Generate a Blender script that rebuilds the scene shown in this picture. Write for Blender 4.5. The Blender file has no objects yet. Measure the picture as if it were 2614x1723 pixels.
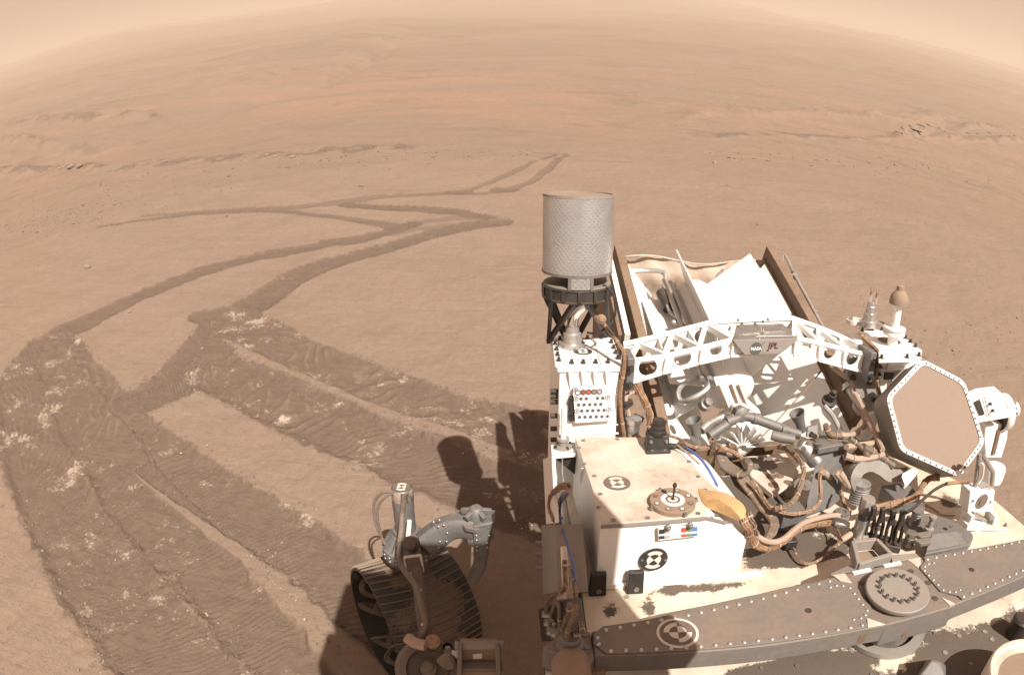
import bpy, bmesh, math, random
import numpy as np
from mathutils import Vector, Matrix

random.seed(7)
rng = np.random.default_rng(7)
SC = bpy.context.scene
COL = SC.collection
R = math.radians

# ------------------------------------------------------------------ camera
# a wide-angle engineering camera on the mast (equidistant projection), looking back over the deck
CAM_H = 2.49
PITCH = R(27.8)                      # below the horizontal of the plain
ROV_PITCH = R(14.2)                  # below the rover's own deck plane: the rover stands nose-up on a slope
ROV_H = 2.1
FPX, CX, CY, IW, IH = 1550.0, 1307.0, 760.0, 2614.0, 1723.0
cam = bpy.data.cameras.new('mast_camera')
cam_ob = bpy.data.objects.new('mast_camera', cam)
COL.objects.link(cam_ob)
cam_ob.location = (0, 0, CAM_H)
cam_ob.rotation_euler = (R(90) - PITCH, 0, 0)
cam.type = 'PANO'
cam.panorama_type = 'FISHEYE_LENS_POLYNOMIAL'
cam.sensor_fit = 'HORIZONTAL'
cam.sensor_width = 26.14
cam.sensor_height = 17.23
cam.fisheye_fov = R(180)
cam.fisheye_polynomial_k0 = 0.0
cam.fisheye_polynomial_k1 = -100.0 / FPX
cam.fisheye_polynomial_k2 = 0.0
cam.fisheye_polynomial_k3 = 0.0
cam.fisheye_polynomial_k4 = 0.0
cam.shift_y = (CY - IH / 2) / IH
cam.clip_start = 0.01
cam.clip_end = 20000
SC.camera = cam_ob

# ------------------------------------------------------------------ world, sun, exposure
SUN_DIR = Vector((0.28, -0.57, 1.0)).normalized()
SUN_EL = math.asin(SUN_DIR.z)
SUN_AZ = math.atan2(SUN_DIR.x, SUN_DIR.y)
world = bpy.data.worlds.new('World')
SC.world = world
world.use_nodes = True
wn, wl = world.node_tree.nodes, world.node_tree.links
wn.clear()
w_out = wn.new('ShaderNodeOutputWorld')
w_bg = wn.new('ShaderNodeBackground')
w_sky = wn.new('ShaderNodeTexSky')
w_sky.sky_type = 'NISHITA'
w_sky.sun_disc = False
w_sky.sun_elevation = SUN_EL
w_sky.sun_rotation = SUN_AZ
w_sky.dust_density = 8.0
w_sky.air_density = 1.0
w_bw = wn.new('ShaderNodeRGBToBW')
w_tint = wn.new('ShaderNodeMix'); w_tint.data_type = 'RGBA'; w_tint.blend_type = 'MIX'
w_mul = wn.new('ShaderNodeMix'); w_mul.data_type = 'RGBA'; w_mul.blend_type = 'MULTIPLY'
wl.new(w_sky.outputs[0], w_bw.inputs[0])
w_mul.inputs[0].default_value = 1.0
w_mul.inputs[6].default_value = (0.70, 0.49, 0.38, 1)          # dust-laden butterscotch air
wl.new(w_bw.outputs[0], w_mul.inputs[7])
w_tint.inputs[0].default_value = 0.8                           # thick dust evens the sky out
wl.new(w_mul.outputs[2], w_tint.inputs[6])
w_tint.inputs[7].default_value = (3.55, 2.48, 2.02, 1)
wl.new(w_tint.outputs[2], w_bg.inputs[0])
w_bg.inputs[1].default_value = 0.1
wl.new(w_bg.outputs[0], w_out.inputs[0])

sun = bpy.data.lights.new('sun', 'SUN')
sun.energy = 5.0
sun.angle = R(0.5)
sun.color = (1.0, 0.945, 0.87)
sun_ob = bpy.data.objects.new('sun', sun)
COL.objects.link(sun_ob)
sun_ob.location = SUN_DIR * 50
sun_ob.rotation_euler = (-SUN_DIR).to_track_quat('-Z', 'Y').to_euler()

SC.view_settings.view_transform = 'Standard'
SC.view_settings.look = 'None'
SC.view_settings.exposure = 0.75
SC.view_settings.gamma = 1.0
SC.view_settings.use_curve_mapping = False
SC.render.engine = 'CYCLES'
SC.cycles.use_denoising = True
SC.cycles.max_bounces = 6
SC.cycles.diffuse_bounces = 3
SC.cycles.glossy_bounces = 3
SC.cycles.volume_bounces = 1

# ------------------------------------------------------------------ picture measurements -> metres
def ray(px, py, pitch=None):
    pitch = PITCH if pitch is None else pitch
    x, y = px - CX, CY - py
    r = math.hypot(x, y); th = r / FPX
    s = math.sin(th) / r if r > 1e-9 else 1.0 / FPX
    a, b, c = s * x, s * y, math.cos(th)
    cp, sp = math.cos(pitch), math.sin(pitch)
    return Vector((a, c * cp + b * sp, b * cp - c * sp))

ZR = {'a': (1340, 460, 3.5636), 'b': (1950, 620, 3.563), 'c': (1340, 840, 3.5636), 'd': (1950, 1000, 3.563),
      'e': (1340, 1283, 3.5636), 'f': (1950, 1283, 3.563), 'g': (860, 1200, 2.998), 'h': (1560, 640, 3.5636),
      'w': (0, 0, 1.0), 'o': (0, 0, 0.9101)}

def P(reg, u, v, z=None, y=None, x=None):
    """a measured point of the survey sheet `reg` in the rover's own frame, at a known height (z), depth (y) or side (x)"""
    ox, oy, s = ZR[reg]
    d = ray(ox + u / s, oy + v / s, ROV_PITCH)
    if z is not None: t = (z - ROV_H) / d.z
    elif y is not None: t = y / d.y
    else: t = x / d.x
    return Vector((0, 0, ROV_H)) + d * t

def PP(reg, u, v, c, n):
    """the same, on the plane through c with normal n"""
    ox, oy, s = ZR[reg]
    d = ray(ox + u / s, oy + v / s, ROV_PITCH); o = Vector((0, 0, ROV_H))
    return o + d * ((Vector(c) - o).dot(Vector(n)) / d.dot(Vector(n)))

def G(u, v):
    """a measured point of the plain"""
    d = ray(u / .9101, v / .9101); t = -CAM_H / d.z
    return (d.x * t, d.y * t)

# ------------------------------------------------------------------ materials
def _nodes(name):
    m = bpy.data.materials.new(name); m.use_nodes = True
    nt = m.node_tree; nt.nodes.clear()
    out = nt.nodes.new('ShaderNodeOutputMaterial')
    bs = nt.nodes.new('ShaderNodeBsdfPrincipled')
    nt.links.new(bs.outputs[0], out.inputs[0])
    return m, nt, bs

def nz(nt, scale, detail=4, rough=0.55, vec=None, dist=0.0):
    n = nt.nodes.new('ShaderNodeTexNoise')
    n.inputs['Scale'].default_value = scale; n.inputs['Detail'].default_value = detail
    n.inputs['Roughness'].default_value = rough; n.inputs['Distortion'].default_value = dist
    if vec is not None: nt.links.new(vec, n.inputs['Vector'])
    return n.outputs[0]

def mapr(nt, val, a, b, c=0.0, d=1.0):
    n = nt.nodes.new('ShaderNodeMapRange')
    n.inputs[1].default_value = a; n.inputs[2].default_value = b
    n.inputs[3].default_value = c; n.inputs[4].default_value = d
    nt.links.new(val, n.inputs[0]); return n.outputs[0]

def mth(nt, op, a, b=None):
    n = nt.nodes.new('ShaderNodeMath'); n.operation = op
    for i, v in enumerate((a, b)):
        if v is None: continue
        if isinstance(v, (int, float)): n.inputs[i].default_value = v
        else: nt.links.new(v, n.inputs[i])
    return n.outputs[0]

def mixc(nt, fac, a, b, mode='MIX'):
    n = nt.nodes.new('ShaderNodeMix'); n.data_type = 'RGBA'; n.blend_type = mode
    if isinstance(fac, (int, float)): n.inputs[0].default_value = fac
    else: nt.links.new(fac, n.inputs[0])
    for i, v in ((6, a), (7, b)):
        if isinstance(v, tuple): n.inputs[i].default_value = (*v[:3], 1)
        else: nt.links.new(v, n.inputs[i])
    return n.outputs[2]

def bump(nt, bs, h, strength=0.3, dist=0.01, prev=None):
    n = nt.nodes.new('ShaderNodeBump')
    n.inputs['Strength'].default_value = strength; n.inputs['Distance'].default_value = dist
    nt.links.new(h, n.inputs['Height'])
    if prev is not None: nt.links.new(prev, n.inputs['Normal'])
    nt.links.new(n.outputs[0], bs.inputs['Normal']); return n.outputs[0]

DUST = (0.27, 0.185, 0.125)
DK = 0.64                             # bare and dark finishes

def paint(name, col, rough=0.5, metal=0.0, dust=0.35, var=0.12, bump_s=0.0, bump_scale=60, dust_up=0.5, coat=0.0):
    """painted or bare metal with a film of red dust that settles on what faces up"""
    if not any(k in name for k in ('white', 'polished', 'clean', 'pale', 'silver')): col = tuple(c * (.92 if any(k in name for k in ('kapton', 'cable', 'hose', 'amber', 'chip', 'bluish')) else DK) for c in col)
    m, nt, bs = _nodes(name)
    tc = nt.nodes.new('ShaderNodeTexCoord'); v = tc.outputs['Object']
    geo = nt.nodes.new('ShaderNodeNewGeometry')
    sx = nt.nodes.new('ShaderNodeSeparateXYZ'); nt.links.new(geo.outputs['True Normal'], sx.inputs[0])
    up = mapr(nt, sx.outputs[2], 0.3, 1.0, 0.0, dust_up)
    n1 = nz(nt, 9, 5, 0.6, geo.outputs['Position'])
    n2 = nz(nt, 70, 3, 0.6, geo.outputs['Position'])
    f = mth(nt, 'MULTIPLY', mapr(nt, n1, 0.3, 0.75), dust)
    f = mth(nt, 'ADD', f, mth(nt, 'MULTIPLY', up, mapr(nt, n1, 0.2, 0.6, 0.55, 1.0)))
    f = mth(nt, 'MINIMUM', mth(nt, 'MULTIPLY', f, mapr(nt, n2, 0.3, 0.7, 0.8, 1.15)), 1.0)
    base = mixc(nt, mapr(nt, n2, 0.3, 0.7), tuple(c * (1 - var) for c in col), tuple(min(1, c * (1 + var)) for c in col))
    c = mixc(nt, f, base, DUST)
    nt.links.new(c, bs.inputs['Base Color'])
    bs.inputs['Metallic'].default_value = metal
    if metal: nt.links.new(mapr(nt, f, 0, 0.6, metal, 0.0), bs.inputs['Metallic'])
    nt.links.new(mapr(nt, f, 0, 0.6, rough, 0.9), bs.inputs['Roughness'])
    if coat: bs.inputs['Coat Weight'].default_value = coat
    if bump_s: bump(nt, bs, nz(nt, bump_scale, 4, 0.6, geo.outputs['Position']), bump_s, 0.004)
    return m

M = {}
M['white'] = paint('white_paint', (0.76, 0.74, 0.70), 0.45, dust=0.14, dust_up=0.10, var=0.03)
M['white_top'] = paint('dusty_white_paint', (0.78, 0.70, 0.61), 0.5, dust=0.24, dust_up=0.56, var=0.04)
M['white_clean'] = paint('clean_white_panel', (0.80, 0.785, 0.75), 0.4, dust=0.09, dust_up=0.08, var=0.03)
M['grey'] = paint('grey_painted_metal', (0.20, 0.185, 0.17), 0.55, dust=0.25, dust_up=0.30, var=0.08)
M['grey_clean'] = paint('bluish_grey_metal', (0.15, 0.152, 0.15), 0.45, metal=0.3, dust=0.2, dust_up=0.18, var=0.1)
M['light_grey'] = paint('light_grey_metal', (0.36, 0.335, 0.305), 0.5, dust=0.22, dust_up=0.25, var=0.06)
M['dark'] = paint('dark_anodised_metal', (0.045, 0.043, 0.042), 0.4, metal=0.2, dust=0.15, dust_up=0.15)
M['black'] = paint('black_anodised', (0.02, 0.02, 0.02), 0.45, dust=0.12, dust_up=0.06)
M['silver'] = paint('bare_silver_metal', (0.50, 0.49, 0.475), 0.28, metal=0.9, dust=0.12, dust_up=0.12, var=0.08)
M['chrome'] = paint('polished_metal', (0.85, 0.84, 0.82), 0.2, metal=1.0, dust=0.04, dust_up=0.05)
M['steel'] = paint('bolt_steel', (0.38, 0.36, 0.34), 0.35, metal=0.7, dust=0.15, dust_up=0.1)
M['bronze'] = paint('brown_coated_rail', (0.20, 0.125, 0.075), 0.5, dust=0.3, dust_up=0.25, var=0.2)
M['tan'] = paint('tan_dusty_cover', (0.36, 0.26, 0.19), 0.75, dust=0.4, dust_up=0.3)
M['kapton'] = paint('copper_kapton_wrap', (0.27, 0.155, 0.085), 0.42, metal=0.15, dust=0.35, dust_up=0.12, var=0.45)
M['harness'] = paint('brown_cable_harness', (0.17, 0.11, 0.07), 0.6, dust=0.4, dust_up=0.15, var=0.35)
M['sleeve'] = paint('grey_cable_sleeve', (0.13, 0.105, 0.085), 0.6, dust=0.3, dust_up=0.15)
M['blue'] = paint('blue_cable', (0.05, 0.10, 0.36), 0.5, dust=0.15, dust_up=0.1)
M['hose'] = paint('tan_hose', (0.40, 0.30, 0.23), 0.6, dust=0.3, dust_up=0.2)
M['orange_glass'] = paint('amber_film', (0.60, 0.37, 0.17), 0.3, dust=0.1, dust_up=0.1)
M['chip_black'] = paint('chip_black', (0.03, 0.035, 0.05), 0.6, dust=0.05, dust_up=0.05)
M['chip_grey'] = paint('chip_grey', (0.42, 0.38, 0.36), 0.6, dust=0.05, dust_up=0.05)
M['chip_red'] = paint('chip_red', (0.52, 0.08, 0.05), 0.6, dust=0.05, dust_up=0.05)
M['chip_green'] = paint('chip_green', (0.12, 0.25, 0.14), 0.6, dust=0.05, dust_up=0.05)
M['chip_blue'] = paint('chip_blue', (0.07, 0.20, 0.45), 0.6, dust=0.05, dust_up=0.05)
M['chip_rust'] = paint('chip_rust', (0.30, 0.07, 0.04), 0.6, dust=0.05, dust_up=0.05)
M['mark_dark'] = paint('marker_dark', (0.03, 0.028, 0.03), 0.55, dust=0.08, dust_up=0.06)
M['mark_dusty'] = paint('marker_dusty_grey', (0.13, 0.11, 0.10), 0.6, dust=0.2, dust_up=0.28)
M['mark_pale'] = paint('marker_pale', (0.66, 0.60, 0.53), 0.6, dust=0.15, dust_up=0.15)
M['tread_ridge'] = paint('worn_ridge', (0.24, 0.175, 0.125), 0.6, dust=0.3, dust_up=0.1)
M['olive'] = paint('dusty_shaded_olive', (0.105, 0.088, 0.07), 0.6, dust=0.25, dust_up=0.2)  # dusty olive-brown; the shade on leg and spokes is put into this dark colour
M['jpl_red'] = paint('dark_red_print', (0.13, 0.025, 0.03), 0.6, dust=0.05, dust_up=0.05)
M['print_grey'] = paint('grey_print', (0.12, 0.12, 0.12), 0.6, dust=0.05, dust_up=0.05)
M['print_pale'] = paint('pale_engraving', (0.62, 0.55, 0.47), 0.6, dust=0.1, dust_up=0.1)

def foil(cx=.19, cy=1.76, rc=.103):
    """silver blanket quilted in small diamonds"""
    m, nt, bs = _nodes('quilted_silver_foil')
    tc = nt.nodes.new('ShaderNodeTexCoord')
    sx = nt.nodes.new('ShaderNodeSeparateXYZ'); nt.links.new(tc.outputs['Object'], sx.inputs[0])
    ang = mth(nt, 'MULTIPLY', mth(nt, 'ARCTAN2', mth(nt, 'SUBTRACT', sx.outputs[1], cy), mth(nt, 'SUBTRACT', sx.outputs[0], cx)), rc)
    n = nz(nt, 26, 3, 0.5, tc.outputs['Object']); n2 = nz(nt, 9, 3, .5, tc.outputs['Object'])
    w = mth(nt, 'MULTIPLY', n, .034)
    k = math.pi / .0155
    p = mth(nt, 'ABSOLUTE', mth(nt, 'SINE', mth(nt, 'MULTIPLY', mth(nt, 'ADD', mth(nt, 'ADD', ang, sx.outputs[2]), w), k)))
    q = mth(nt, 'ABSOLUTE', mth(nt, 'SINE', mth(nt, 'MULTIPLY', mth(nt, 'SUBTRACT', mth(nt, 'ADD', ang, w), sx.outputs[2]), k)))
    h = mth(nt, 'ADD', mth(nt, 'MULTIPLY', mth(nt, 'MULTIPLY', p, q), .8), mth(nt, 'MULTIPLY', n2, 1.6))
    bump(nt, bs, h, 0.22, 0.0024)
    c = mixc(nt, mapr(nt, n2, 0.3, 0.7), (0.46, 0.48, 0.50), (0.58, 0.60, 0.615))
    c = mixc(nt, mapr(nt, n, .55, .8, 0, .25), c, DUST)
    nt.links.new(c, bs.inputs['Base Color'])
    bs.inputs['Metallic'].default_value = 0.78
    bs.inputs['Roughness'].default_value = 0.27
    return m
M['foil'] = foil()

def fabric():
    m, nt, bs = _nodes('creased_white_fabric')
    tc = nt.nodes.new('ShaderNodeTexCoord')
    n = nz(nt, 6, 6, 0.6, tc.outputs['Object'])
    c = mixc(nt, mapr(nt, n, 0.35, 0.7), (0.52, 0.43, 0.35), (0.36, 0.26, 0.185))
    nt.links.new(c, bs.inputs['Base Color']); bs.inputs['Roughness'].default_value = 0.85
    bump(nt, bs, n, 0.6, 0.02)
    return m
M['fabric'] = fabric()

def deck_mat():
    """white deck paint with drifts of dark sand lying on it"""
    m, nt, bs = _nodes('sand_strewn_deck')
    geo = nt.nodes.new('ShaderNodeNewGeometry'); v = geo.outputs['Position']
    big = nz(nt, 2.4, 3, 0.5, v); mid = nz(nt, 13, 5, 0.65, v); fine = nz(nt, 160, 3, 0.7, v)
    at = nt.nodes.new('ShaderNodeAttribute'); at.attribute_name = 'sand'
    s = mth(nt, 'ADD', mth(nt, 'MULTIPLY', mth(nt, 'SUBTRACT', mid, 0.5), 0.9), mth(nt, 'MULTIPLY', mth(nt, 'SUBTRACT', fine, 0.5), 0.35))
    s = mth(nt, 'ADD', s, at.outputs['Fac'])
    f = mapr(nt, s, 0.44, 0.52)
    white = mixc(nt, mapr(nt, mid, 0.3, 0.7), (0.66, 0.58, 0.48), (0.50, 0.39, 0.29))
    sand = mixc(nt, fine, (0.085, 0.064, 0.049), (0.13, 0.098, 0.074))
    nt.links.new(mixc(nt, f, white, sand), bs.inputs['Base Color'])
    nt.links.new(mapr(nt, f, 0, 1, 0.5, 0.95), bs.inputs['Roughness'])
    bump(nt, bs, mth(nt, 'ADD', mth(nt, 'MULTIPLY', f, 0.4), mth(nt, 'MULTIPLY', fine, mth(nt, 'MULTIPLY', f, 0.4))), 0.6, 0.004)
    return m
M['deck'] = deck_mat()

def wheel_mat():
    m, nt, bs = _nodes('worn_dusty_aluminium')
    geo = nt.nodes.new('ShaderNodeNewGeometry'); v = geo.outputs['Position']
    a = nz(nt, 7, 4, 0.6, v); b = nz(nt, 90, 3, 0.6, v)
    at = nt.nodes.new('ShaderNodeAttribute'); at.attribute_name = 'rim'
    f = mapr(nt, mth(nt, 'SUBTRACT', mth(nt, 'ADD', a, mth(nt, 'MULTIPLY', b, 0.25)), mth(nt, 'MULTIPLY', at.outputs['Fac'], .34)), 0.40, 0.48)
    metal = mixc(nt, b, (0.022, 0.021, 0.020), (0.045, 0.041, 0.037))
    dust = mixc(nt, b, (0.11, 0.077, 0.057), (0.15, 0.107, 0.08))
    nt.links.new(mixc(nt, f, metal, dust), bs.inputs['Base Color'])
    nt.links.new(mapr(nt, f, 0, 1, 0.25, 0.0), bs.inputs['Metallic'])
    nt.links.new(mapr(nt, f, 0, 1, 0.45, 0.95), bs.inputs['Roughness'])
    bump(nt, bs, b, 0.25, 0.003)
    return m
M['wheel'] = wheel_mat()

# ------------------------------------------------------------------ numpy noise
def _hash(ix, iy, seed):
    h = (ix.astype(np.int64) * 374761393 + iy.astype(np.int64) * 668265263 + seed * 974711) & 0x7fffffff
    h = ((h ^ (h >> 13)) * 1274126177) & 0x7fffffff
    return ((h ^ (h >> 16)) & 0xffff) / 65535.0

def vnoise(x, y, seed=0):
    ix, iy = np.floor(x), np.floor(y)
    fx, fy = x - ix, y - iy
    fx = fx * fx * fx * (fx * (fx * 6 - 15) + 10); fy = fy * fy * fy * (fy * (fy * 6 - 15) + 10)
    a = _hash(ix, iy, seed); b = _hash(ix + 1, iy, seed); c = _hash(ix, iy + 1, seed); d = _hash(ix + 1, iy + 1, seed)
    return (a + (b - a) * fx) * (1 - fy) + (c + (d - c) * fx) * fy

def fbm(x, y, scale, octv=4, seed=0, gain=0.5):
    v = np.zeros_like(x); amp = 1.0; tot = 0.0; s = scale
    for k in range(octv):
        v += amp * vnoise(x * s + 13.7 * k, y * s - 7.3 * k, seed + k); tot += amp
        amp *= gain; s *= 2.03
    return v / tot

def sstep(a, b, x):
    t = np.clip((x - a) / (b - a), 0, 1); return t * t * (3 - 2 * t)

# ------------------------------------------------------------------ object helpers
def link(o, parent=None):
    COL.objects.link(o)
    if parent is not None: o.parent = parent
    return o

def tag(o, label=None, cat=None, group=None, kind=None):
    if label: o['label'] = label
    if cat: o['category'] = cat
    if group: o['group'] = group
    if kind: o['kind'] = kind
    return o
# ================================================================== TERRAIN
gpt = G

# wheel tracks: centre lines over the ground (far to near), half width
TRK = []
def track(pts, hw, depth=0.03, tread=1.0, white=1.0, dark=1.0, skew=-.4):
    w = np.array([gpt(*p) for p in pts])
    out = [w[0]]
    n = len(w)
    for i in range(n - 1):                                     # Catmull-Rom resample
        p0, p1, p2, p3 = w[max(i - 1, 0)], w[i], w[i + 1], w[min(i + 2, n - 1)]
        for t in (0.25, 0.5, 0.75, 1.0):
            out.append(0.5 * ((2 * p1) + (-p0 + p2) * t + (2 * p0 - 5 * p1 + 4 * p2 - p3) * t * t + (-p0 + 3 * p1 - 3 * p2 + p3) * t ** 3))
    hws = np.array(hw if hasattr(hw, '__len__') else [hw] * n, float) * 1.17
    hws = np.interp(np.linspace(0, 1, len(out)), np.linspace(0, 1, n), hws)
    TRK.append((np.array(out), hws, depth, tread, white, dark, skew))

track([(960, 522), (880, 545), (760, 566), (640, 590), (540, 612), (460, 635), (380, 665), (300, 700), (220, 738), (150, 768), (112, 792)], [.095, .095, .10, .105, .11, .115, .12, .13, .145, .155, .16], .03, .6, .25)
track([(1165, 512), (1060, 532), (960, 558), (840, 590), (740, 622), (680, 648), (625, 682), (575, 715), (530, 735)], [.125, .115, .11, .12, .135, .15, .165, .175, .17], .035, .8, .35)
track([(470, 735), (540, 728), (575, 735)], .13, .03, .8, .3)
track([(520, 735), (490, 780), (440, 830), (385, 885), (330, 925), (285, 950)], .17, .03, 1.0, .3)
track([(510, 790), (500, 830), (440, 885), (360, 925), (300, 945)], .13, .025, 1.6, .2)
track([(540, 745), (640, 795), (740, 845), (850, 893), (980, 945), (1120, 990), (1260, 1022), (1400, 1050)], .20, .04, 1.0, 1.25, 1.0, -1.1)
track([(480, 855), (560, 885), (640, 925), (740, 968), (860, 1020), (980, 1070), (1090, 1112), (1200, 1150), (1330, 1190)], .215, .045, 1.0, .9, 1.0, -1.1)
track([(95, 800), (62, 862), (60, 960), (92, 1075), (145, 1190), (212, 1305), (290, 1410), (372, 1500), (455, 1580), (545, 1660)], [.17, .25, .26, .25, .24, .235, .23, .23, .23, .23], .05, .8, 1.0)
track([(130, 790), (175, 850), (225, 925), (290, 1000), (380, 1070), (480, 1140), (590, 1215), (700, 1298), (800, 1380), (900, 1470)], [.16, .17, .185, .19, .195, .195, .2, .2, .2, .2], .045, 1.0, .9)
track([(120, 830), (160, 910), (215, 1005), (285, 1100), (370, 1200), (465, 1300), (570, 1400), (680, 1500), (790, 1600)], [.18, .2, .21, .21, .21, .21, .21, .21, .21], .05, .9, .8)
# older passes, further off
track([(930, 530), (880, 520), (800, 508), (730, 500), (660, 492), (560, 494), (440, 500), (330, 512), (230, 525)], [.11, .08, .055, .065, .065, .055, .045, .04, .03], .02, .4, .15, .9)
track([(1140, 506), (1080, 494), (1000, 486), (920, 483), (850, 480), (800, 476)], .085, .02, .4, .1)
track([(330, 503), (460, 494), (600, 486), (700, 478), (800, 467), (900, 456), (1000, 450), (1060, 446), (1110, 433), (1160, 414), (1205, 393), (1240, 374)], [.03, .04, .05, .05, .045, .04, .04, .05, .05, .06, .055, .045], .02, .3, .1, .7)
track([(640, 488), (780, 474), (880, 461), (980, 454), (1080, 450), (1190, 443)], .045, .02, .3, .1, .7)
track([(1185, 436), (1235, 420), (1265, 398), (1290, 376), (1300, 369)], .06, .02, .3, .1, .75)
track([(1262, 370), (1282, 357), (1288, 350), (1270, 346), (1230, 344)], [.05, .05, .045, .035, .02], .02, .2, .0, .8)
track([(1290, 368), (1308, 358), (1316, 350), (1305, 346), (1280, 345)], [.05, .05, .045, .035, .02], .02, .2, .0, .8)
track([(1045, 447), (1080, 445)], .09, .02, .2, .0, .9)
track([(1155, 440), (1190, 438)], .09, .02, .2, .0, .9)
track([(900, 546), (980, 532), (1060, 521), (1130, 512)], .05, .01, .3, .0, .55)
track([(950, 522), (1010, 511), (1080, 506), (1140, 505)], .06, .01, .3, .0, .6)

def far_profile(r, az):
    """flat around the rover, a shallow valley, then a long hillside up to the skyline"""
    pr = np.array([0, 9.5, 14, 25, 45, 80, 150, 300, 600, 1000, 1300, 2200, 4000], float)
    pz = np.array([0, 0, -0.45, -1.5, -3.0, -4.5, -5.5, -4.4, -0.6, 2.0, 2.0, -12, -60], float)
    return np.interp(r, pr, pz)

def height(x, y, want=False):
    r = np.hypot(x, y); az = np.degrees(np.arctan2(x, y))
    h = far_profile(r, az)
    # undulation growing with distance
    h = h + (fbm(x, y, 0.09, 3, 11) - .5) * np.clip(r / 30, .06, 1) * .5
    h = h + (fbm(x, y, 0.03, 4, 21) - .5) * np.clip((r - 20) / 120, 0, 1) * 3.0
    h = h + (fbm(x, y, 0.006, 4, 31) - .5) * np.clip((r - 120) / 500, 0, 1) * 14.0
    # skyline hill at left, shoulder at right
    h = h + 16 * np.exp(-((az + 37) / 9) ** 2) * sstep(300, 1000, r) * sstep(2500, 1100, r)
    h = h + 26 * np.exp(-((az - 3) / 24) ** 2) * sstep(400, 1000, r) * sstep(2500, 1100, r)
    # wind ripples, crest lines across the view
    rip = np.sin((y * 1.0 + .35 * x) * 5.2 + 5 * fbm(x, y, .35, 3, 41)) * fbm(x, y, .25, 2, 45)
    h = h + rip * .012 * sstep(3.0, 6.0, r) * sstep(60, 20, r)
    dune = np.sin((y + .2 * x) * .9 + 6 * fbm(x, y, .08, 3, 51))
    h = h + dune * .10 * sstep(14, 30, r) * sstep(260, 90, r) * fbm(x, y, .03, 2, 55)
    # small lumps of soil
    h = h + (fbm(x, y, 3.0, 5, 61, .58) - .5) * .034 + (fbm(x, y, 22.0, 2, 71) - .5) * .007 * sstep(7, 3, r)
    h = h + (fbm(x, y, 1.1, 5, 63, .6) - .5) * .12 * sstep(8, 25, r) * sstep(120, 40, r)
    return h

# named ledges: each a line in plan (azimuth deg, range m) with rise (m), front/back falloff (m), rockiness
def plan(u, v):
    d = ray(u / .9101, v / .9101); dep = -d.z / math.hypot(d.x, d.y)
    rr = np.concatenate([np.linspace(3, 40, 1500), np.linspace(40.1, 1000, 6000)])
    zz = far_profile(rr, 0)
    hit = np.argmax((CAM_H - zz) / rr <= max(dep, 1e-3))
    return math.degrees(math.atan2(d.x, d.y)), rr[hit]

LEDGES = []
def ledge(pts, px, fall, rock):
    """crest line in plan, rise given as its apparent size, fall-off as a share of its distance"""
    q = np.array([plan(*p) for p in pts])
    o = np.argsort(q[:, 0]); q = q[o]
    LEDGES.append((q[:, 0], q[:, 1], 0.6 * px / 1550.0, fall, rock))
ledge([(-20, 412), (60, 402), (140, 390), (185, 390), (250, 400), (330, 402)], 22, .09, 1.0)
ledge([(330, 394), (480, 382), (600, 368), (680, 364), (800, 354), (960, 347)], 8, .07, .9)
ledge([(60, 356), (150, 356), (230, 352), (290, 342), (360, 326)], 20, .12, .5)
ledge([(20, 306), (90, 306), (180, 306), (250, 296), (330, 286), (380, 288)], 26, .10, .9)
ledge([(10, 352), (60, 352), (110, 356)], 22, .10, .9)
ledge([(540, 212), (600, 196), (660, 182), (700, 178)], 20, .16, .6)
ledge([(760, 268), (840, 222), (900, 168), (960, 118), (1000, 86)], 2, .25, .05)
ledge([(520, 266), (640, 254), (760, 240), (860, 226)], 8, .12, .3)
ledge([(1580, 276), (1640, 268), (1720, 266), (1800, 268), (1850, 264), (1920, 268), (2000, 272), (2080, 272), (2200, 276)], 22, .13, .5)
ledge([(1650, 322), (1740, 316), (1800, 316), (1860, 322), (1960, 324), (2060, 324), (2150, 322), (2260, 322), (2380, 326)], 9, .06, .8)
ledge([(2085, 318), (2120, 316), (2165, 314), (2200, 318)], 30, .07, 1.0)
ledge([(2230, 296), (2290, 294), (2340, 300)], 20, .08, .9)
ledge([(2230, 326), (2290, 324), (2380, 328)], 14, .06, 1.0)
ledge([(1000, 176), (1100, 169), (1180, 164), (1260, 172)], 10, .2, .3)
ledge([(60, 200), (150, 180), (260, 165), (350, 150)], 8, .2, .4)
ledge([(1500, 130), (1700, 128), (1900, 140), (2100, 165)], 8, .25, .2)

VALLEY = np.array([plan(*p) for p in ((-60, 432), (0, 412), (80, 392), (200, 356), (350, 304), (560, 250), (760, 198), (860, 146), (960, 90), (1040, 50))])
def hillside(x, y):
    """the long slope that climbs beyond the diagonal valley on the left"""
    r = np.hypot(x, y); az = np.degrees(np.arctan2(x, y))
    rv = np.interp(az, VALLEY[:, 0], VALLEY[:, 1], left=VALLEY[0, 1], right=1e5)
    d = np.clip(r / rv - 1, -1, 3)
    up = np.where(d > 0, 1 - np.exp(-d * 1.5), 0) * rv * .030
    dip = -np.exp(-((d + .02) / .10) ** 2) * rv * .004
    lump = np.where(d > 0, 1, 0) * sstep(0, .3, d) * (fbm(np.log(r + 1) * 9, az * .16, 1.0, 5, 171, .6) - .45) * rv * .030
    w = sstep(VALLEY[-1, 0] - .5, VALLEY[-1, 0] - 9, az)
    w = w * sstep(700, 200, r)
    return (up + dip + lump) * w

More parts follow.
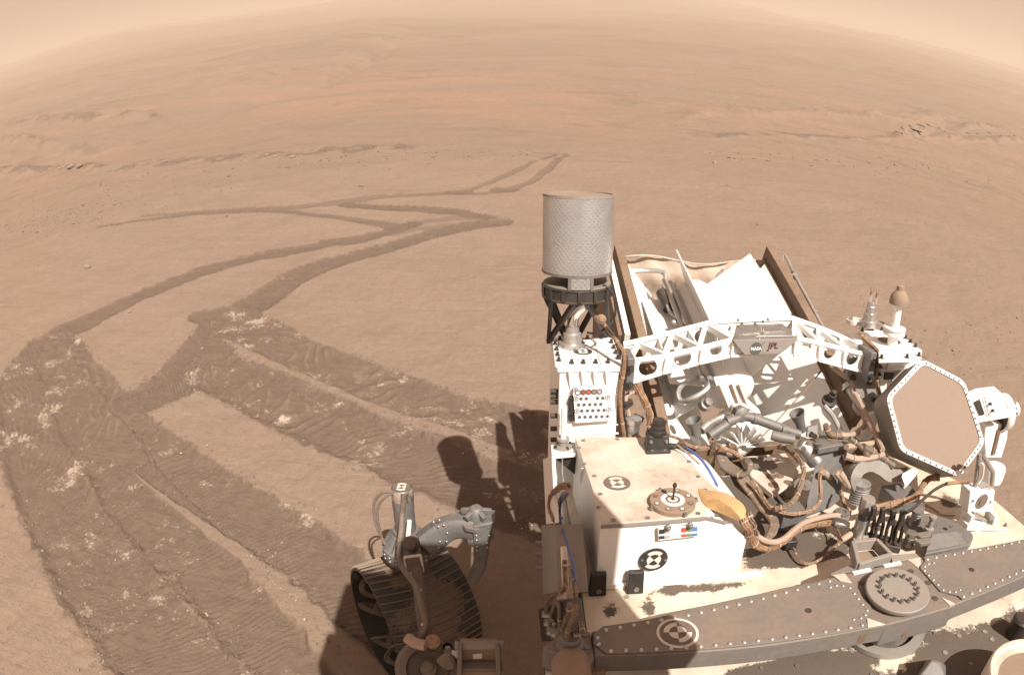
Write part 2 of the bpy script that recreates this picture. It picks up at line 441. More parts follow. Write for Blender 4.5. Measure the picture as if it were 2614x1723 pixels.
def ledges(x, y):
    r = np.hypot(x, y); az = np.degrees(np.arctan2(x, y))
    h = np.zeros_like(x); rk = np.zeros_like(x)
    for a, rr, rs, fl, rock in LEDGES:
        w = sstep(a[0] - 1.6, a[0] + 1.2, az) * sstep(a[-1] + 1.6, a[-1] - 1.2, az) * (r > 6)
        m = w > 0
        if not m.any(): continue
        rc = np.interp(az[m], a, rr); fall = fl * rc; rise = rs * rc
        sc = 1.0 / np.median(rc)
        X, Y = x[m] * sc, y[m] * sc
        n = fbm(X, Y, 28, 5, 81, .6)
        d = (r[m] - rc) / fall + (n - .5) * .8
        prof = np.where(d < 0, np.exp(-(d * 2.0) ** 2), np.exp(-(d * .9) ** 2))
        amp = rise * (.1 + 1.3 * fbm(X, Y, 16, 3, 91))
        rough = (fbm(X, Y, 150, 4, 95, .65) - .5) * rise * .75 * rock
        h[m] += w[m] * prof * (amp + rough)
        rk[m] = np.maximum(rk[m], w[m] * prof * rock * sstep(.35, .6, fbm(X, Y, 40, 3, 97)))
    return h, rk

def tracks(x, y):
    n = len(x); h = np.zeros(n); trk = np.zeros(n); wh = np.zeros(n); cl = np.zeros(n)
    inside = np.zeros(n)
    for pts, hws, depth, tread, white, dark, skew in TRK:
        lo, hi = pts.min(0) - .6, pts.max(0) + .6
        m = np.where((x > lo[0]) & (x < hi[0]) & (y > lo[1]) & (y < hi[1]))[0]
        if not len(m): continue
        X, Y = x[m], y[m]
        best = np.full(len(m), 9.0); bs = np.zeros(len(m)); bw = np.full(len(m), .15); side = np.zeros(len(m))
        s0 = 0.0
        for i in range(len(pts) - 1):
            ax, ay = pts[i]; ex, ey = pts[i + 1] - pts[i]; L2 = ex * ex + ey * ey + 1e-12
            t = np.clip(((X - ax) * ex + (Y - ay) * ey) / L2, 0, 1)
            dx, dy = X - ax - t * ex, Y - ay - t * ey
            d = np.hypot(dx, dy); k = d < best
            best[k] = d[k]; L = math.sqrt(L2)
            bs[k] = s0 + t[k] * L; bw[k] = hws[i] + (hws[i + 1] - hws[i]) * t[k]
            side[k] = (np.sign(ex * dy - ey * dx) * d)[k]
            s0 += L
        e = best / bw + (fbm(X, Y, 2.5, 3, 101) - .5) * .42 + (fbm(X, Y, 16, 4, 105, .65) - .5) * .34
        core = sstep(1.06, .94, e)
        berm = np.exp(-((e - 1.12) / .13) ** 2)
        cross = sstep(1.0, .72, e)
        # bar-shaped tread prints, slightly skewed, smeared in places
        tr = np.sin((bs + side * skew + (fbm(X, Y, 3, 2, 111) - .5) * .12) * 2 * math.pi / .030)
        patch = sstep(.30, .52, fbm(X, Y, 3.2, 3, 121))
        depth = depth * .42
        dd = -depth * cross + .30 * depth * berm * (.2 + 1.2 * fbm(X, Y, 5, 3, 131)) + tread * .0052 * tr * cross * patch
        dd = dd + (fbm(X, Y, 40, 3, 133) - .5) * .008 * cross * (1 - .5 * patch) + (fbm(X, Y, 14, 3, 137) - .5) * .005 * cross + (fbm(X, Y, 60, 2, 139) - .35) * .02 * berm * sstep(.45, .7, fbm(X, Y, 7, 2, 143))
        keep = core >= trk[m]
        h[m] = np.where(keep & (cross > .02), dd, h[m] + np.where(cross < .02, .2 * depth * berm, 0))
        trk[m] = np.maximum(trk[m], core * dark)
        wh[m] = np.maximum(wh[m], core * white)
        cl[m] = np.where(keep & (cross > .02), tr * cross * patch * tread, cl[m])
    return h, trk, wh, cl

RIDGE = [([(300, 1085), (350, 1130), (440, 1196), (560, 1285), (640, 1352), (720, 1440), (830, 1540), (930, 1640)], [.004, .016, .03, .045, .075, .085, .08, .08]),
         ([(520, 790), (620, 838), (760, 898), (900, 958), (1060, 1012), (1180, 1052)], [.02, .03, .035, .04, .045, .03])]
RIDGE = [(np.array([G(*p) for p in a]), np.array(b)) for a, b in RIDGE]
def ridges(x, y):
    """sand squeezed up between two neighbouring wheel passes"""
    k = np.zeros(len(x))
    for pts, hw in RIDGE:
        lo, hi = pts.min(0) - .3, pts.max(0) + .3
        m = np.where((x > lo[0]) & (x < hi[0]) & (y > lo[1]) & (y < hi[1]))[0]
        if not len(m): continue
        X, Y = x[m], y[m]; best = np.full(len(m), 9.0)
        for i in range(len(pts) - 1):
            a, e = pts[i], pts[i + 1] - pts[i]; t = np.clip(((X - a[0]) * e[0] + (Y - a[1]) * e[1]) / (e @ e), 0, 1)
            w = hw[i] + (hw[i + 1] - hw[i]) * t
            best = np.minimum(best, np.hypot(X - a[0] - t * e[0], Y - a[1] - t * e[1]) / w)
        best = best + (fbm(X, Y, 9, 3, 151) - .5) * .9
        k[m] = np.maximum(k[m], sstep(1.25, .7, best))
    return k

def full_height(x, y):
    h = height(x, y) + hillside(x, y); hl, rk = ledges(x, y); ht, trk, wh, cl = tracks(x, y)
    rg = ridges(x, y); ht = ht * (1 - rg) + rg * .012; trk = trk * (1 - .9 * rg); wh = wh * (1 - .6 * rg)
    far = np.hypot(x, y) < 16
    # ground under the machine kept level so that the wheels stand on it
    r = np.hypot(x - .7, y - 1.0)
    calm = sstep(1.2, 2.2, r)
    return h * (.25 + .75 * calm) + hl + ht, trk, wh, rk, cl * (1 - rg)

def build_ground():
    dep = np.radians(np.concatenate([np.arange(76, 20, -.14), np.arange(20, 3.4, -.085)]))
    rr = np.concatenate([[.05, .2, .35], CAM_H / np.tan(dep)])
    far = [rr[-1]]
    while far[-1] < 4000: far.append(far[-1] * (1.011 if far[-1] < 1400 else 1.06))
    rr = np.concatenate([rr, far[1:]])
    az = np.concatenate([np.arange(-180, -78, 3.0), np.arange(-78, 72, .125), np.arange(72, 180.01, 3.0)])
    az = np.radians(az)
    A, Q = np.meshgrid(az, rr)
    X, Y = (Q * np.sin(A)).ravel(), (Q * np.cos(A)).ravel()
    Z, trk, wh, rk, cl = full_height(X, Y)
    nr, na = len(rr), len(az)
    i = np.arange(nr - 1)[:, None] * na + np.arange(na - 1)[None, :]
    f = np.stack([i, i + na, i + na + 1, i + 1], -1).reshape(-1, 4)
    me = bpy.data.meshes.new('ground')
    me.vertices.add(len(X)); me.vertices.foreach_set('co', np.stack([X, Y, Z], -1).astype(np.float32).ravel())
    me.loops.add(f.size); me.loops.foreach_set('vertex_index', f.astype(np.int32).ravel())
    me.polygons.add(len(f)); me.polygons.foreach_set('loop_start', np.arange(0, f.size, 4, dtype=np.int32))
    me.update(calc_edges=True)
    me.polygons.foreach_set('use_smooth', np.ones(len(f), bool))
    rq, aq = np.hypot(X, Y), np.degrees(np.arctan2(X, Y))
    stq = fbm(np.log(rq + 1) * 6 + .02 * aq, aq * .07, 1.0, 5, 141, .6)
    sheet = sstep(11, 20, rq) * sstep(75, 38, rq) * (.35 + .65 * np.exp(-((aq + 6) / 26) ** 2)) * sstep(.36, .62, stq)
    lg = np.log(rq + 1)
    warp = fbm(lg * 3, aq * .05, 1.0, 3, 161) * 6
    mot = fbm(lg * 26 + warp + aq * .05, aq * .22 + warp * .3, 1.0, 5, 163, .62)
    mot = sstep(.54, .66, mot) * sstep(10, 16, rq) * sstep(500, 150, rq) * (.25 + .75 * sstep(.42, .6, fbm(lg * 5 + aq * .02, aq * .09, 1.0, 3, 167)))
    for nm, v in (('trk', trk), ('wh', wh), ('rk', rk), ('sheet', sheet), ('cleat', cl), ('mot', mot)):
        a = me.attributes.new(nm, 'FLOAT', 'POINT'); a.data.foreach_set('value', v.astype(np.float32))
    o = link(bpy.data.objects.new('ground', me))
    return tag(o, kind='structure')

def ground_mat():
    m, nt, bs = _nodes('red_brown_regolith')
    geo = nt.nodes.new('ShaderNodeNewGeometry'); v = geo.outputs['Position']
    def attr(n):
        a = nt.nodes.new('ShaderNodeAttribute'); a.attribute_name = n; return a.outputs['Fac']
    trk, wh, rk = attr('trk'), attr('wh'), attr('rk')
    n_big = nz(nt, .05, 4, .55, v); n_mid = nz(nt, .7, 5, .6, v); n_f = nz(nt, 14, 5, .65, v); n_g = nz(nt, 120, 3, .7, v)
    base = mixc(nt, mapr(nt, n_mid, .3, .7), (.262, .199, .155), (.238, .178, .136))
    base = mixc(nt, mapr(nt, n_big, .42, .62), base, (.272, .196, .145))
    base = mixc(nt, mapr(nt, n_f, .3, .7, 0, .35), base, (.196, .141, .105))
    base = mixc(nt, mapr(nt, n_g, .56, .70, 0, .5), base, (.14, .10, .073))
    n_s = nz(nt, 34, 4, .75, v); n_t = nz(nt, 3.1, 4, .6, v)
    base = mixc(nt, mapr(nt, n_s, .56, .70, 0, .45), base, (.185, .134, .100))
    base = mixc(nt, mapr(nt, n_s, .44, .32, 0, .35), base, (.320, .248, .194))
    base = mixc(nt, mapr(nt, n_t, .5, .66, 0, .35), base, (.205, .155, .120))
    # sheets of brighter orange sand lying across the valley, greyer streaks beyond
    base = mixc(nt, mth(nt, 'MULTIPLY', attr('sheet'), .42), base, (.330, .200, .138))
    mp = nt.nodes.new('ShaderNodeMapping'); nt.links.new(v, mp.inputs[0]); mp.inputs['Scale'].default_value = (.010, .030, .0)
    st = nz(nt, 1.0, 5, .62, mp.outputs[0], 1.2)
    ln = nt.nodes.new('ShaderNodeVectorMath'); ln.operation = 'LENGTH'; nt.links.new(v, ln.inputs[0])
    fm = mapr(nt, ln.outputs['Value'], 25, 70)
    base = mixc(nt, mth(nt, 'MULTIPLY', mapr(nt, st, .54, .40), mth(nt, 'MULTIPLY', fm, .26)), base, (.165, .125, .097))
    base = mixc(nt, mth(nt, 'MULTIPLY', attr('mot'), mapr(nt, nz(nt, 2.2, 4, .7, v), .3, .6, .08, .4)), base, (.150, .116, .092))
    rock = mixc(nt, n_f, (.10, .077, .06), (.165, .125, .096))
    base = mixc(nt, mth(nt, 'MULTIPLY', mapr(nt, rk, .25, .75), mapr(nt, n_f, .35, .6)), base, rock)
    # turned soil in the wheel tracks is darker and greyer
    dark = mixc(nt, mapr(nt, n_f, .3, .7), (.128, .093, .072), (.158, .117, .091))
    base = mixc(nt, mth(nt, 'MULTIPLY', trk, .88), base, dark)
    cle = mth(nt, 'MULTIPLY', mapr(nt, attr('cleat'), .25, .95, 0, .5), mapr(nt, n_f, .35, .65))
    base = mixc(nt, cle, base, (.262, .199, .155))
    # pale salts ground up by the wheels: ragged streaks
    mp2 = nt.nodes.new('ShaderNodeMapping'); nt.links.new(v, mp2.inputs[0])
    mp2.inputs['Rotation'].default_value = (0, 0, R(-18)); mp2.inputs['Scale'].default_value = (1.0, 1.25, 1.0)
    p1 = nz(nt, 2.3, 3, .5, mp2.outputs[0]); p2 = nz(nt, 42, 5, .8, mp2.outputs[0], .4); p3 = nz(nt, 7.5, 4, .6, mp2.outputs[0])
    pw = mth(nt, 'ADD', mth(nt, 'MULTIPLY', p1, .55), mth(nt, 'ADD', mth(nt, 'MULTIPLY', p3, .5), mth(nt, 'MULTIPLY', p2, .5)))
    pw = mth(nt, 'ADD', pw, mth(nt, 'MULTIPLY', wh, .05))
    fw = mth(nt, 'MULTIPLY', mapr(nt, pw, .90, .975), mth(nt, 'MULTIPLY', mapr(nt, wh, .1, .7), mapr(nt, attr('cleat'), -.9, .6, .35, 1.0)))
    base = mixc(nt, mth(nt, 'MULTIPLY', fw, .85), base, (.47, .385, .31))
    base = mixc(nt, 1.0, base, (.905, .888, .875), 'MULTIPLY')
    nt.links.new(base, bs.inputs['Base Color'])
    bs.inputs['Roughness'].default_value = 1.0
    bs.inputs['Specular IOR Level'].default_value = .05
    b1 = bump(nt, bs, n_g, .75, .009)
    b2 = bump(nt, bs, n_f, .35, .02, b1)
    # fine wind ripple relief on the undisturbed sand
    mp3 = nt.nodes.new('ShaderNodeMapping'); nt.links.new(v, mp3.inputs[0])
    mp3.inputs['Scale'].default_value = (.35, 2.2, 1.0); mp3.inputs['Rotation'].default_value = (0, 0, R(8))
    bump(nt, bs, nz(nt, 1.6, 5, .65, mp3.outputs[0], .6), .22, .12, b2)
    return m

ground = build_ground()
ground.data.materials.append(ground_mat())

# ---- the dusty air, one closed box round everything
def build_haze():
    me = bpy.data.meshes.new('haze')
    bm = bmesh.new(); bmesh.ops.create_cube(bm, size=1.0); bm.to_mesh(me); bm.free()
    o = link(bpy.data.objects.new('haze', me))
    o.scale = (8400, 8400, 115); o.location = (0, 0, -17)
    m = bpy.data.materials.new('dusty_air'); m.use_nodes = True; nt = m.node_tree; nt.nodes.clear()
    out = nt.nodes.new('ShaderNodeOutputMaterial'); pv = nt.nodes.new('ShaderNodeVolumePrincipled')
    pv.inputs['Color'].default_value = (.80, .70, .595, 1)
    pv.inputs['Density'].default_value = HAZE_D
    pv.inputs['Anisotropy'].default_value = .1
    nt.links.new(pv.outputs[0], out.inputs['Volume'])
    me.materials.append(m)
    return tag(o, 'pale tan dusty air filling the whole valley', 'haze', kind='stuff')
HAZE_D = .0022
haze = build_haze()
# ================================================================== MESH HELPERS
ZR.update({'i': (1700, 1080, 4.126), 'j': (2100, 1000, 3.92), 'k': (1560, 880, 3.6045), 'l': (1370, 1100, 2.5168)})
V = Vector

def frame(n):
    n = V(n).normalized()
    a = V((0, 0, 1)) if abs(n.z) < .9 else V((1, 0, 0))
    u = a.cross(n).normalized(); return u, n.cross(u), n

def smooth_path(pts, sub=6):
    pts = [V(p) for p in pts]; n = len(pts)
    if n < 3: return pts
    out = [pts[0]]
    for i in range(n - 1):
        p0, p1, p2, p3 = pts[max(i - 1, 0)], pts[i], pts[i + 1], pts[min(i + 2, n - 1)]
        for k in range(1, sub + 1):
            t = k / sub
            out.append(.5 * ((2 * p1) + (p2 - p0) * t + (2 * p0 - 5 * p1 + 4 * p2 - p3) * t * t + (3 * p1 - p0 - 3 * p2 + p3) * t ** 3))
    return out

class MB:
    def __init__(s): s.v, s.f = [], []
    def add(s, vs, fs):
        o = len(s.v); s.v += [tuple(v) for v in vs]; s.f += [tuple(i + o for i in f) for f in fs]; return s
    def hexa(s, b, t):
        """four bottom corners, four top corners, same order round"""
        return s.add(list(b) + list(t), [(3, 2, 1, 0), (4, 5, 6, 7), (0, 1, 5, 4), (1, 2, 6, 5), (2, 3, 7, 6), (3, 0, 4, 7)])
    def box(s, c, d, rot=None):
        c = V(c); x, y, z = (k / 2 for k in d); q = []
        for zz in (-z, z):
            for p in ((-x, -y), (x, -y), (x, y), (-x, y)):
                w = V((*p, zz)); q.append(c + (rot @ w if rot else w))
        return s.hexa(q[:4], q[4:])
    def beam(s, a, b, w, h, up=(0, 0, 1)):
        """box bar from a to b, w across, h along up"""
        a, b = V(a), V(b); d = (b - a).normalized(); r = d.cross(V(up)).normalized(); u = r.cross(d)
        c = [(-w / 2, -h / 2), (w / 2, -h / 2), (w / 2, h / 2), (-w / 2, h / 2)]
        return s.hexa([a + r * i + u * j for i, j in c], [b + r * i + u * j for i, j in c])
    def prism(s, poly, vec):
        poly = [V(p) for p in poly]; n = len(poly); vec = V(vec)
        fs = [tuple(range(n)), tuple(range(2 * n - 1, n - 1, -1))]
        fs += [(i, n + i, n + (i + 1) % n, (i + 1) % n) for i in range(n)]
        return s.add(poly + [p + vec for p in poly], fs)
    def cyl(s, a, b, r0, r1=None, n=16, caps=True):
        a, b = V(a), V(b); r1 = r0 if r1 is None else r1; u, w, d = frame(b - a)
        vs = []
        for c, r in ((a, r0), (b, r1)):
            vs += [c + (u * math.cos(2 * math.pi * i / n) + w * math.sin(2 * math.pi * i / n)) * r for i in range(n)]
        fs = [(i, (i + 1) % n, n + (i + 1) % n, n + i) for i in range(n)]
        if caps: fs += [tuple(range(n - 1, -1, -1)), tuple(range(n, 2 * n))]
        return s.add(vs, fs)
    def lathe(s, o, axis, prof, n=24, caps=True, arc=1.0, start=0.0):
        o = V(o); u, w, d = frame(axis); vs = []; m = n if arc >= 1 else n + 1
        for r, h in prof:
            for i in range(m):
                t = 2 * math.pi * (start + arc * i / n)
                vs.append(o + d * h + (u * math.cos(t) + w * math.sin(t)) * r)
        fs = []
        for k in range(len(prof) - 1):
            for i in range(n):
                j = (i + 1) % m if arc >= 1 else i + 1
                fs.append((k * m + i, k * m + j, (k + 1) * m + j, (k + 1) * m + i))
        if caps and arc >= 1:
            fs.append(tuple(range(m - 1, -1, -1))); fs.append(tuple(range((len(prof) - 1) * m, len(prof) * m)))
        return s.add(vs, fs)
    def tube(s, pts, r, n=8, sub=6, smooth=True):
        p = smooth_path(pts, sub) if smooth else [V(q) for q in pts]
        rs = r if hasattr(r, '__len__') else None
        u = None; rings = []
        for i, c in enumerate(p):
            d = (p[min(i + 1, len(p) - 1)] - p[max(i - 1, 0)]).normalized()
            if u is None: u = frame(d)[0]
            u = (u - d * u.dot(d)).normalized(); w = d.cross(u)
            rr = r if rs is None else rs[0] + (rs[-1] - rs[0]) * i / (len(p) - 1)
            rings.append([c + (u * math.cos(2 * math.pi * k / n) + w * math.sin(2 * math.pi * k / n)) * rr for k in range(n)])
        vs = [v for g in rings for v in g]; m = len(rings)
        fs = [(i * n + k, i * n + (k + 1) % n, (i + 1) * n + (k + 1) % n, (i + 1) * n + k) for i in range(m - 1) for k in range(n)]
        fs += [tuple(range(n - 1, -1, -1)), tuple(range((m - 1) * n, m * n))]
        return s.add(vs, fs)
    def dome(s, c, nrm, r, h=None, n=10):
        h = r * .55 if h is None else h
        return s.lathe(c, nrm, [(r, 0), (r * .92, h * .45), (r * .62, h * .85), (r * .2, h)], n)
    def ring(s, c, nrm, r0, r1, h, n=24):
        return s.lathe(c, nrm, [(r0, 0), (r1, 0), (r1, h), (r0, h), (r0, 0)], n, caps=False)
    def sector(s, c, nrm, xdir, r0, r1, a0, a1, h=.0006, n=10):
        """flat slice of a ring between two angles"""
        c = V(c); nrm = V(nrm).normalized(); x = (V(xdir) - nrm * V(xdir).dot(nrm)).normalized(); y = nrm.cross(x)
        q = []
        for k in range(n + 1):
            t = a0 + (a1 - a0) * k / n; e = x * math.cos(t) + y * math.sin(t)
            q.append(c + e * r0 + nrm * h); q.append(c + e * r1 + nrm * h)
        return s.add(q, [(2 * k, 2 * k + 1, 2 * k + 3, 2 * k + 2) for k in range(n)])
    def plate_hole(s, quad, ctr, r, vec, n=24):
        """four-cornered plate with a round hole through it, thickness vec"""
        quad = [V(p) for p in quad]; ctr = V(ctr); vec = V(vec)
        nrm = (quad[1] - quad[0]).cross(quad[3] - quad[0]).normalized()
        x = (quad[1] - quad[0]).normalized(); y = nrm.cross(x)
        per = []; k = n // 4
        for i in range(4):
            a, b = quad[i], quad[(i + 1) % 4]
            per += [a + (b - a) * j / k for j in range(k)]
        hole = []
        for p in per:
            d = p - ctr; t = math.atan2(d.dot(y), d.dot(x)); hole.append(ctr + (x * math.cos(t) + y * math.sin(t)) * r)
        m = len(per)
        vs = per + hole + [p + vec for p in per] + [p + vec for p in hole]
        fs = []
        for i in range(m):
            j = (i + 1) % m
            fs += [(i, j, m + j, m + i), (2 * m + j, 2 * m + i, 3 * m + i, 3 * m + j), (m + i, m + j, 3 * m + j, 3 * m + i), (j, i, 2 * m + i, 2 * m + j)]
        return s.add(vs, fs)
    def mesh(s, name, mat=None, smooth=35):
        me = bpy.data.meshes.new(name); me.from_pydata(s.v, [], s.f)
        bm = bmesh.new(); bm.from_mesh(me); bmesh.ops.recalc_face_normals(bm, faces=bm.faces); bm.to_mesh(me); bm.free()
        if smooth:
            me.polygons.foreach_set('use_smooth', [True] * len(me.polygons)); me.set_sharp_from_angle(angle=R(smooth))
        if mat: me.materials.append(M[mat] if isinstance(mat, str) else mat)
        return me
    def build(s, name, mat, parent, smooth=35, bevel=0.0, label=None):
        o = bpy.data.objects.new(name, s.mesh(name, mat, smooth)); link(o, parent)
        if bevel:
            b = o.modifiers.new('edge', 'BEVEL'); b.width = bevel; b.segments = 2; b.limit_method = 'ANGLE'; b.angle_limit = R(40)
        if label: o['label'] = label
        return o

def inst(name, me, loc, nrm, parent, spin=0.0, scale=1.0):
    o = bpy.data.objects.new(name, me); link(o, parent)
    u, w, n = frame(nrm)
    o.matrix_basis = Matrix.Translation(V(loc)) @ Matrix((u, w, n)).transposed().to_4x4() @ Matrix.Rotation(spin, 4, 'Z') @ Matrix.Scale(scale, 4)
    return o

# shared small hardware
rivet_me = MB().dome((0, 0, 0), (0, 0, 1), .0044, .0032, 10).mesh('rivet', 'silver')
bolt_me = MB().cyl((0, 0, 0), (0, 0, .002), .0062, n=12).cyl((0, 0, .002), (0, 0, .0085), .0042, n=6).mesh('bolt', 'steel')
capbolt_me = MB().cyl((0, 0, -.004), (0, 0, .006), .0045, .004, 12).lathe((0, 0, .006), (0, 0, 1), [(.004, 0), (.0022, .0), (.0022, -.002)], 10, False).mesh('bolt', 'steel')
darkbolt_me = MB().cyl((0, 0, 0), (0, 0, .003), .0075, n=12).cyl((0, 0, .003), (0, 0, .012), .0048, n=8).mesh('bolt', 'dark')
screw_me = MB().lathe((0, 0, 0), (0, 0, 1), [(.0062, 0), (.0058, .0018), (.003, .0018), (.0026, .0004)], 12).mesh('screw', 'steel')
insert_me = MB().lathe((0, 0, 0), (0, 0, 1), [(.011, 0), (.0108, .0012), (.006, .0012), (.0055, .0003)], 14).mesh('insert', 'light_grey')

def fiducial(name, c, nrm, xdir, r, parent, dark='mark_dark', pale='white', rim=None, vert=True):
    """round camera target: dark disc, pale ring arcs and bow-tie quadrants"""
    c = V(c); n = V(nrm).normalized()
    disc = MB().lathe(c, n, [(r, 0), (r, .0016), (0.0001, .0016)], 40).build(name, dark, parent)
    q = math.pi / 4; b = MB()
    o = c + n * .0017
    for k in (0, 1):
        a0 = math.pi / 2 * (1 if vert else 0) - q + math.pi * k
        b.sector(o, n, xdir, r * .48, r * .78, a0, a0 + 2 * q)          # outer arcs
        a1 = math.pi / 2 * (0 if vert else 1) - q + math.pi * k
        b.sector(o, n, xdir, .0, r * .48, a1, a1 + 2 * q)
        b.sector(o, n, xdir, r * .48, r * .50, a1, a1 + 2 * q)
    b.build('marking', pale, disc, smooth=0)
    if rim: MB().lathe(c, n, [(r * 1.16, .0), (r * 1.16, .001), (r, .001), (r, 0)], 40, False).build('rim', rim, disc)
    return disc

def cable(name, pts, r, mat, parent, ties=0, n=8, strands=0):
    """a cable through measured points; strands > 0 twists that many thin wires into a bundle"""
    p = [(P(q[0], q[1], q[2], **{q[4]: q[3]}) if len(q) > 4 else P(q[0], q[1], q[2], z=q[3])) if isinstance(q[0], str) else V(q) for q in pts]
    path = smooth_path(p, 8)
    r = r * (.62 if any(k in name for k in ('cable', 'harness', 'hose')) else .8)
    if strands:
        b = MB(); rr = r * (.48 if strands < 6 else .34)
        for k in range(strands):
            off = []
            for i, c in enumerate(path):
                d = (path[min(i + 1, len(path) - 1)] - path[max(i - 1, 0)]).normalized()
                u, w, _ = frame(d); t = 2 * math.pi * k / strands + i * .11
                jj = 1 + .10 * math.sin(i * .7 + k * 2.1)
                off.append(c + (u * math.cos(t) + w * math.sin(t)) * r * (.62 if strands < 6 else .74) * jj)
            b.tube(off, rr, 6, smooth=False)
        o = b.build(name, mat, parent)
    else:
        o = MB().tube(path, r, n, smooth=False).build(name, mat, parent)
    for k in range(ties):
        i = int((k + .5) / ties * (len(path) - 2)) + 1
        d = (path[i + 1 if i + 1 < len(path) else i] - path[i - 1]).normalized()
        MB().cyl(path[i] - d * .0022, path[i] + d * .0022, r * 1.22, n=10).build('cable_tie', 'tan' if k % 2 else 'hose', o)
    return o
# ================================================================== THE ROVER
TILT = PITCH - ROV_PITCH
rover = bpy.data.objects.new('rover', None)
COL.objects.link(rover)
rover.location = (0, -ROV_H * math.sin(TILT), CAM_H - ROV_H * math.cos(TILT))
rover.rotation_euler = (-TILT, 0, 0)
rover.empty_display_size = .3
tag(rover, 'dusty white six-wheeled rover parked on the plain at the near end of its wheel tracks', 'rover')
UP = V((0, 0, 1))

# ---------------------------------------------------------------- deck and body
DZ = 1.1
def deck_sand(x, y):
    s = np.full_like(x, .26)
    def blob(pt, sx, sy, a):
        nonlocal s
        s = s + a * np.exp(-((x - pt[0]) / sx) ** 2 - ((y - pt[1]) / sy) ** 2)
    def q(r, u, v): return P(r, u, v, z=DZ)
    s = s + .56 * sstep(.86, .72, y)                                        # near field below the crossbar
    blob(q('f', 350, 1500), .16, .05, .25); blob(q('e', 2100, 1520), .12, .04, .2)
    blob(q('f', 1200, 1450), .09, .05, -.42); blob(q('f', 2000, 1000), .08, .05, -.25); blob(q('f', 1900, 1150), .09, .05, -.12); blob(q('e', 1200, 1540), .2, .03, -.4)
    blob(q('e', 1600, 770), .18, .022, .36); blob(q('e', 1140, 970), .018, .03, .5); blob(q('e', 765, 1000), .016, .02, .5)
    blob(q('f', 250, 420), .12, .07, .36); blob(q('f', 150, 250), .12, .09, .3); blob(q('f', 480, 560), .05, .04, -.1)
    blob(q('i', 950, 950), .12, .16, .5); blob(q('d', 600, 1450), .1, .04, .3); blob(q('f', 1650, 440), .07, .03, .45)
    blob(q('d', 1750, 1000), .08, .05, .3); blob(q('i', 1250, 1420), .1, .06, .4); blob(q('i', 700, 700), .12, .12, .4)
    blob(q('f', 100, 650), .10, .03, -.35)
    return s

def build_deck():
    ys = np.linspace(-.5, 1.62, 150); ts = np.linspace(0, 1, 110)
    xl = np.full_like(ys, .165); xr = np.interp(ys, [-.5, 1.28, 1.45, 1.62], [1.575, 1.575, 1.50, 1.42])
    X = xl[:, None] + (xr - xl)[:, None] * ts[None]; Y = np.repeat(ys[:, None], len(ts), 1)
    n, m = X.shape
    top = np.stack([X, Y, np.full_like(X, DZ)], -1).reshape(-1, 3)
    i = (np.arange(n - 1)[:, None] * m + np.arange(m - 1)[None]).ravel()
    f = [tuple(q) for q in np.stack([i, i + 1, i + m + 1, i + m], -1)]
    rim = list(range(m)) + [k * m + m - 1 for k in range(1, n)] + [(n - 1) * m + k for k in range(m - 2, -1, -1)] + [k * m for k in range(n - 2, 0, -1)]
    v = [tuple(p) for p in top]; o = len(v)
    v += [(v[k][0], v[k][1], DZ - .03) for k in rim]
    L = len(rim); f += [(rim[k], o + k, o + (k + 1) % L, rim[(k + 1) % L]) for k in range(L)]
    me = bpy.data.meshes.new('deck'); me.from_pydata(v, [], f)
    s = np.concatenate([deck_sand(X.ravel(), Y.ravel()), np.zeros(L)])
    a = me.attributes.new('sand', 'FLOAT', 'POINT'); a.data.foreach_set('value', s.astype(np.float32))
    me.materials.append(M['deck'])
    return link(bpy.data.objects.new('deck', me), rover)
deck = build_deck()
for r_, u, v in (('f', 1650, 1360), ('f', 1315, 1365), ('f', 1228, 1395), ('f', 1070, 1548), ('f', 1778, 1208), ('f', 2010, 1170), ('f', 2075, 1240),
                 ('f', 1195, 427), ('e', 925, 855), ('f', 2340, 980), ('j', 1012, 1148), ('f', 1885, 1118)):
    inst('insert', insert_me, P(r_, u, v, z=DZ + .001), UP, deck, scale=.62)
for r_, u, v in (('f', 2210, 800), ('f', 1430, 1270), ('f', 1550, 1185), ('f', 1880, 1460), ('f', 980, 1560), ('e', 2150, 1500), ('f', 300, 1480)):
    inst('screw', screw_me, P(r_, u, v, z=DZ + .001), UP, deck, scale=.8)

b = MB().box((.87, .62, .82), (1.38, 1.96, .49))
body = b.build('chassis', 'white', rover, bevel=.01)
# long stringer with a seam along the body's left edge
MB().box((.158, .78, 1.035), (.014, 1.62, .062)).build('side_rail', 'white_top', body, bevel=.002)
MB().box((.149, .78, 1.012), (.006, 1.58, .008)).build('seam_strip', 'dark', body)
for k in range(16):
    inst('bolt', capbolt_me, (.151, .06 + k * .096, 1.05), (-1, 0, 0), body, scale=.8)

# left flank: panels, electronics box, connector plate
XL = .105
def side_panel(name, pts, x, depth, mat, bev=.003):
    q = [P(*p, x=x) for p in pts]
    return MB().prism(q, (depth, 0, 0)).build(name, mat, rover, bevel=bev)
side_panel('flank_panel', [('l', 40, 180), ('l', 95, 160), ('l', 118, 590), ('l', 60, 600)], .10, .010, 'white')
bx = side_panel('electronics_box', [('l', 30, 605), ('l', 112, 600), ('l', 130, 1040), ('l', 40, 1050)], .10, .07, 'light_grey')
for v in (718, 790, 880):
    c = P('l', 14, v, x=.10)
    MB().cyl(c + V((.02, 0, 0)), c + V((-.012, 0, 0)), .008, n=12).build('stud', 'steel', bx)
side_panel('lower_flank_panel', [('l', 115, 740), ('l', 165, 740), ('l', 185, 1080), ('l', 128, 1085)], .112, .010, 'white_top')
cp = side_panel('connector_plate', [('l', 12, 1145), ('l', 190, 1075), ('l', 215, 1290), ('l', 30, 1350)], .108, .03, 'dark', .002)
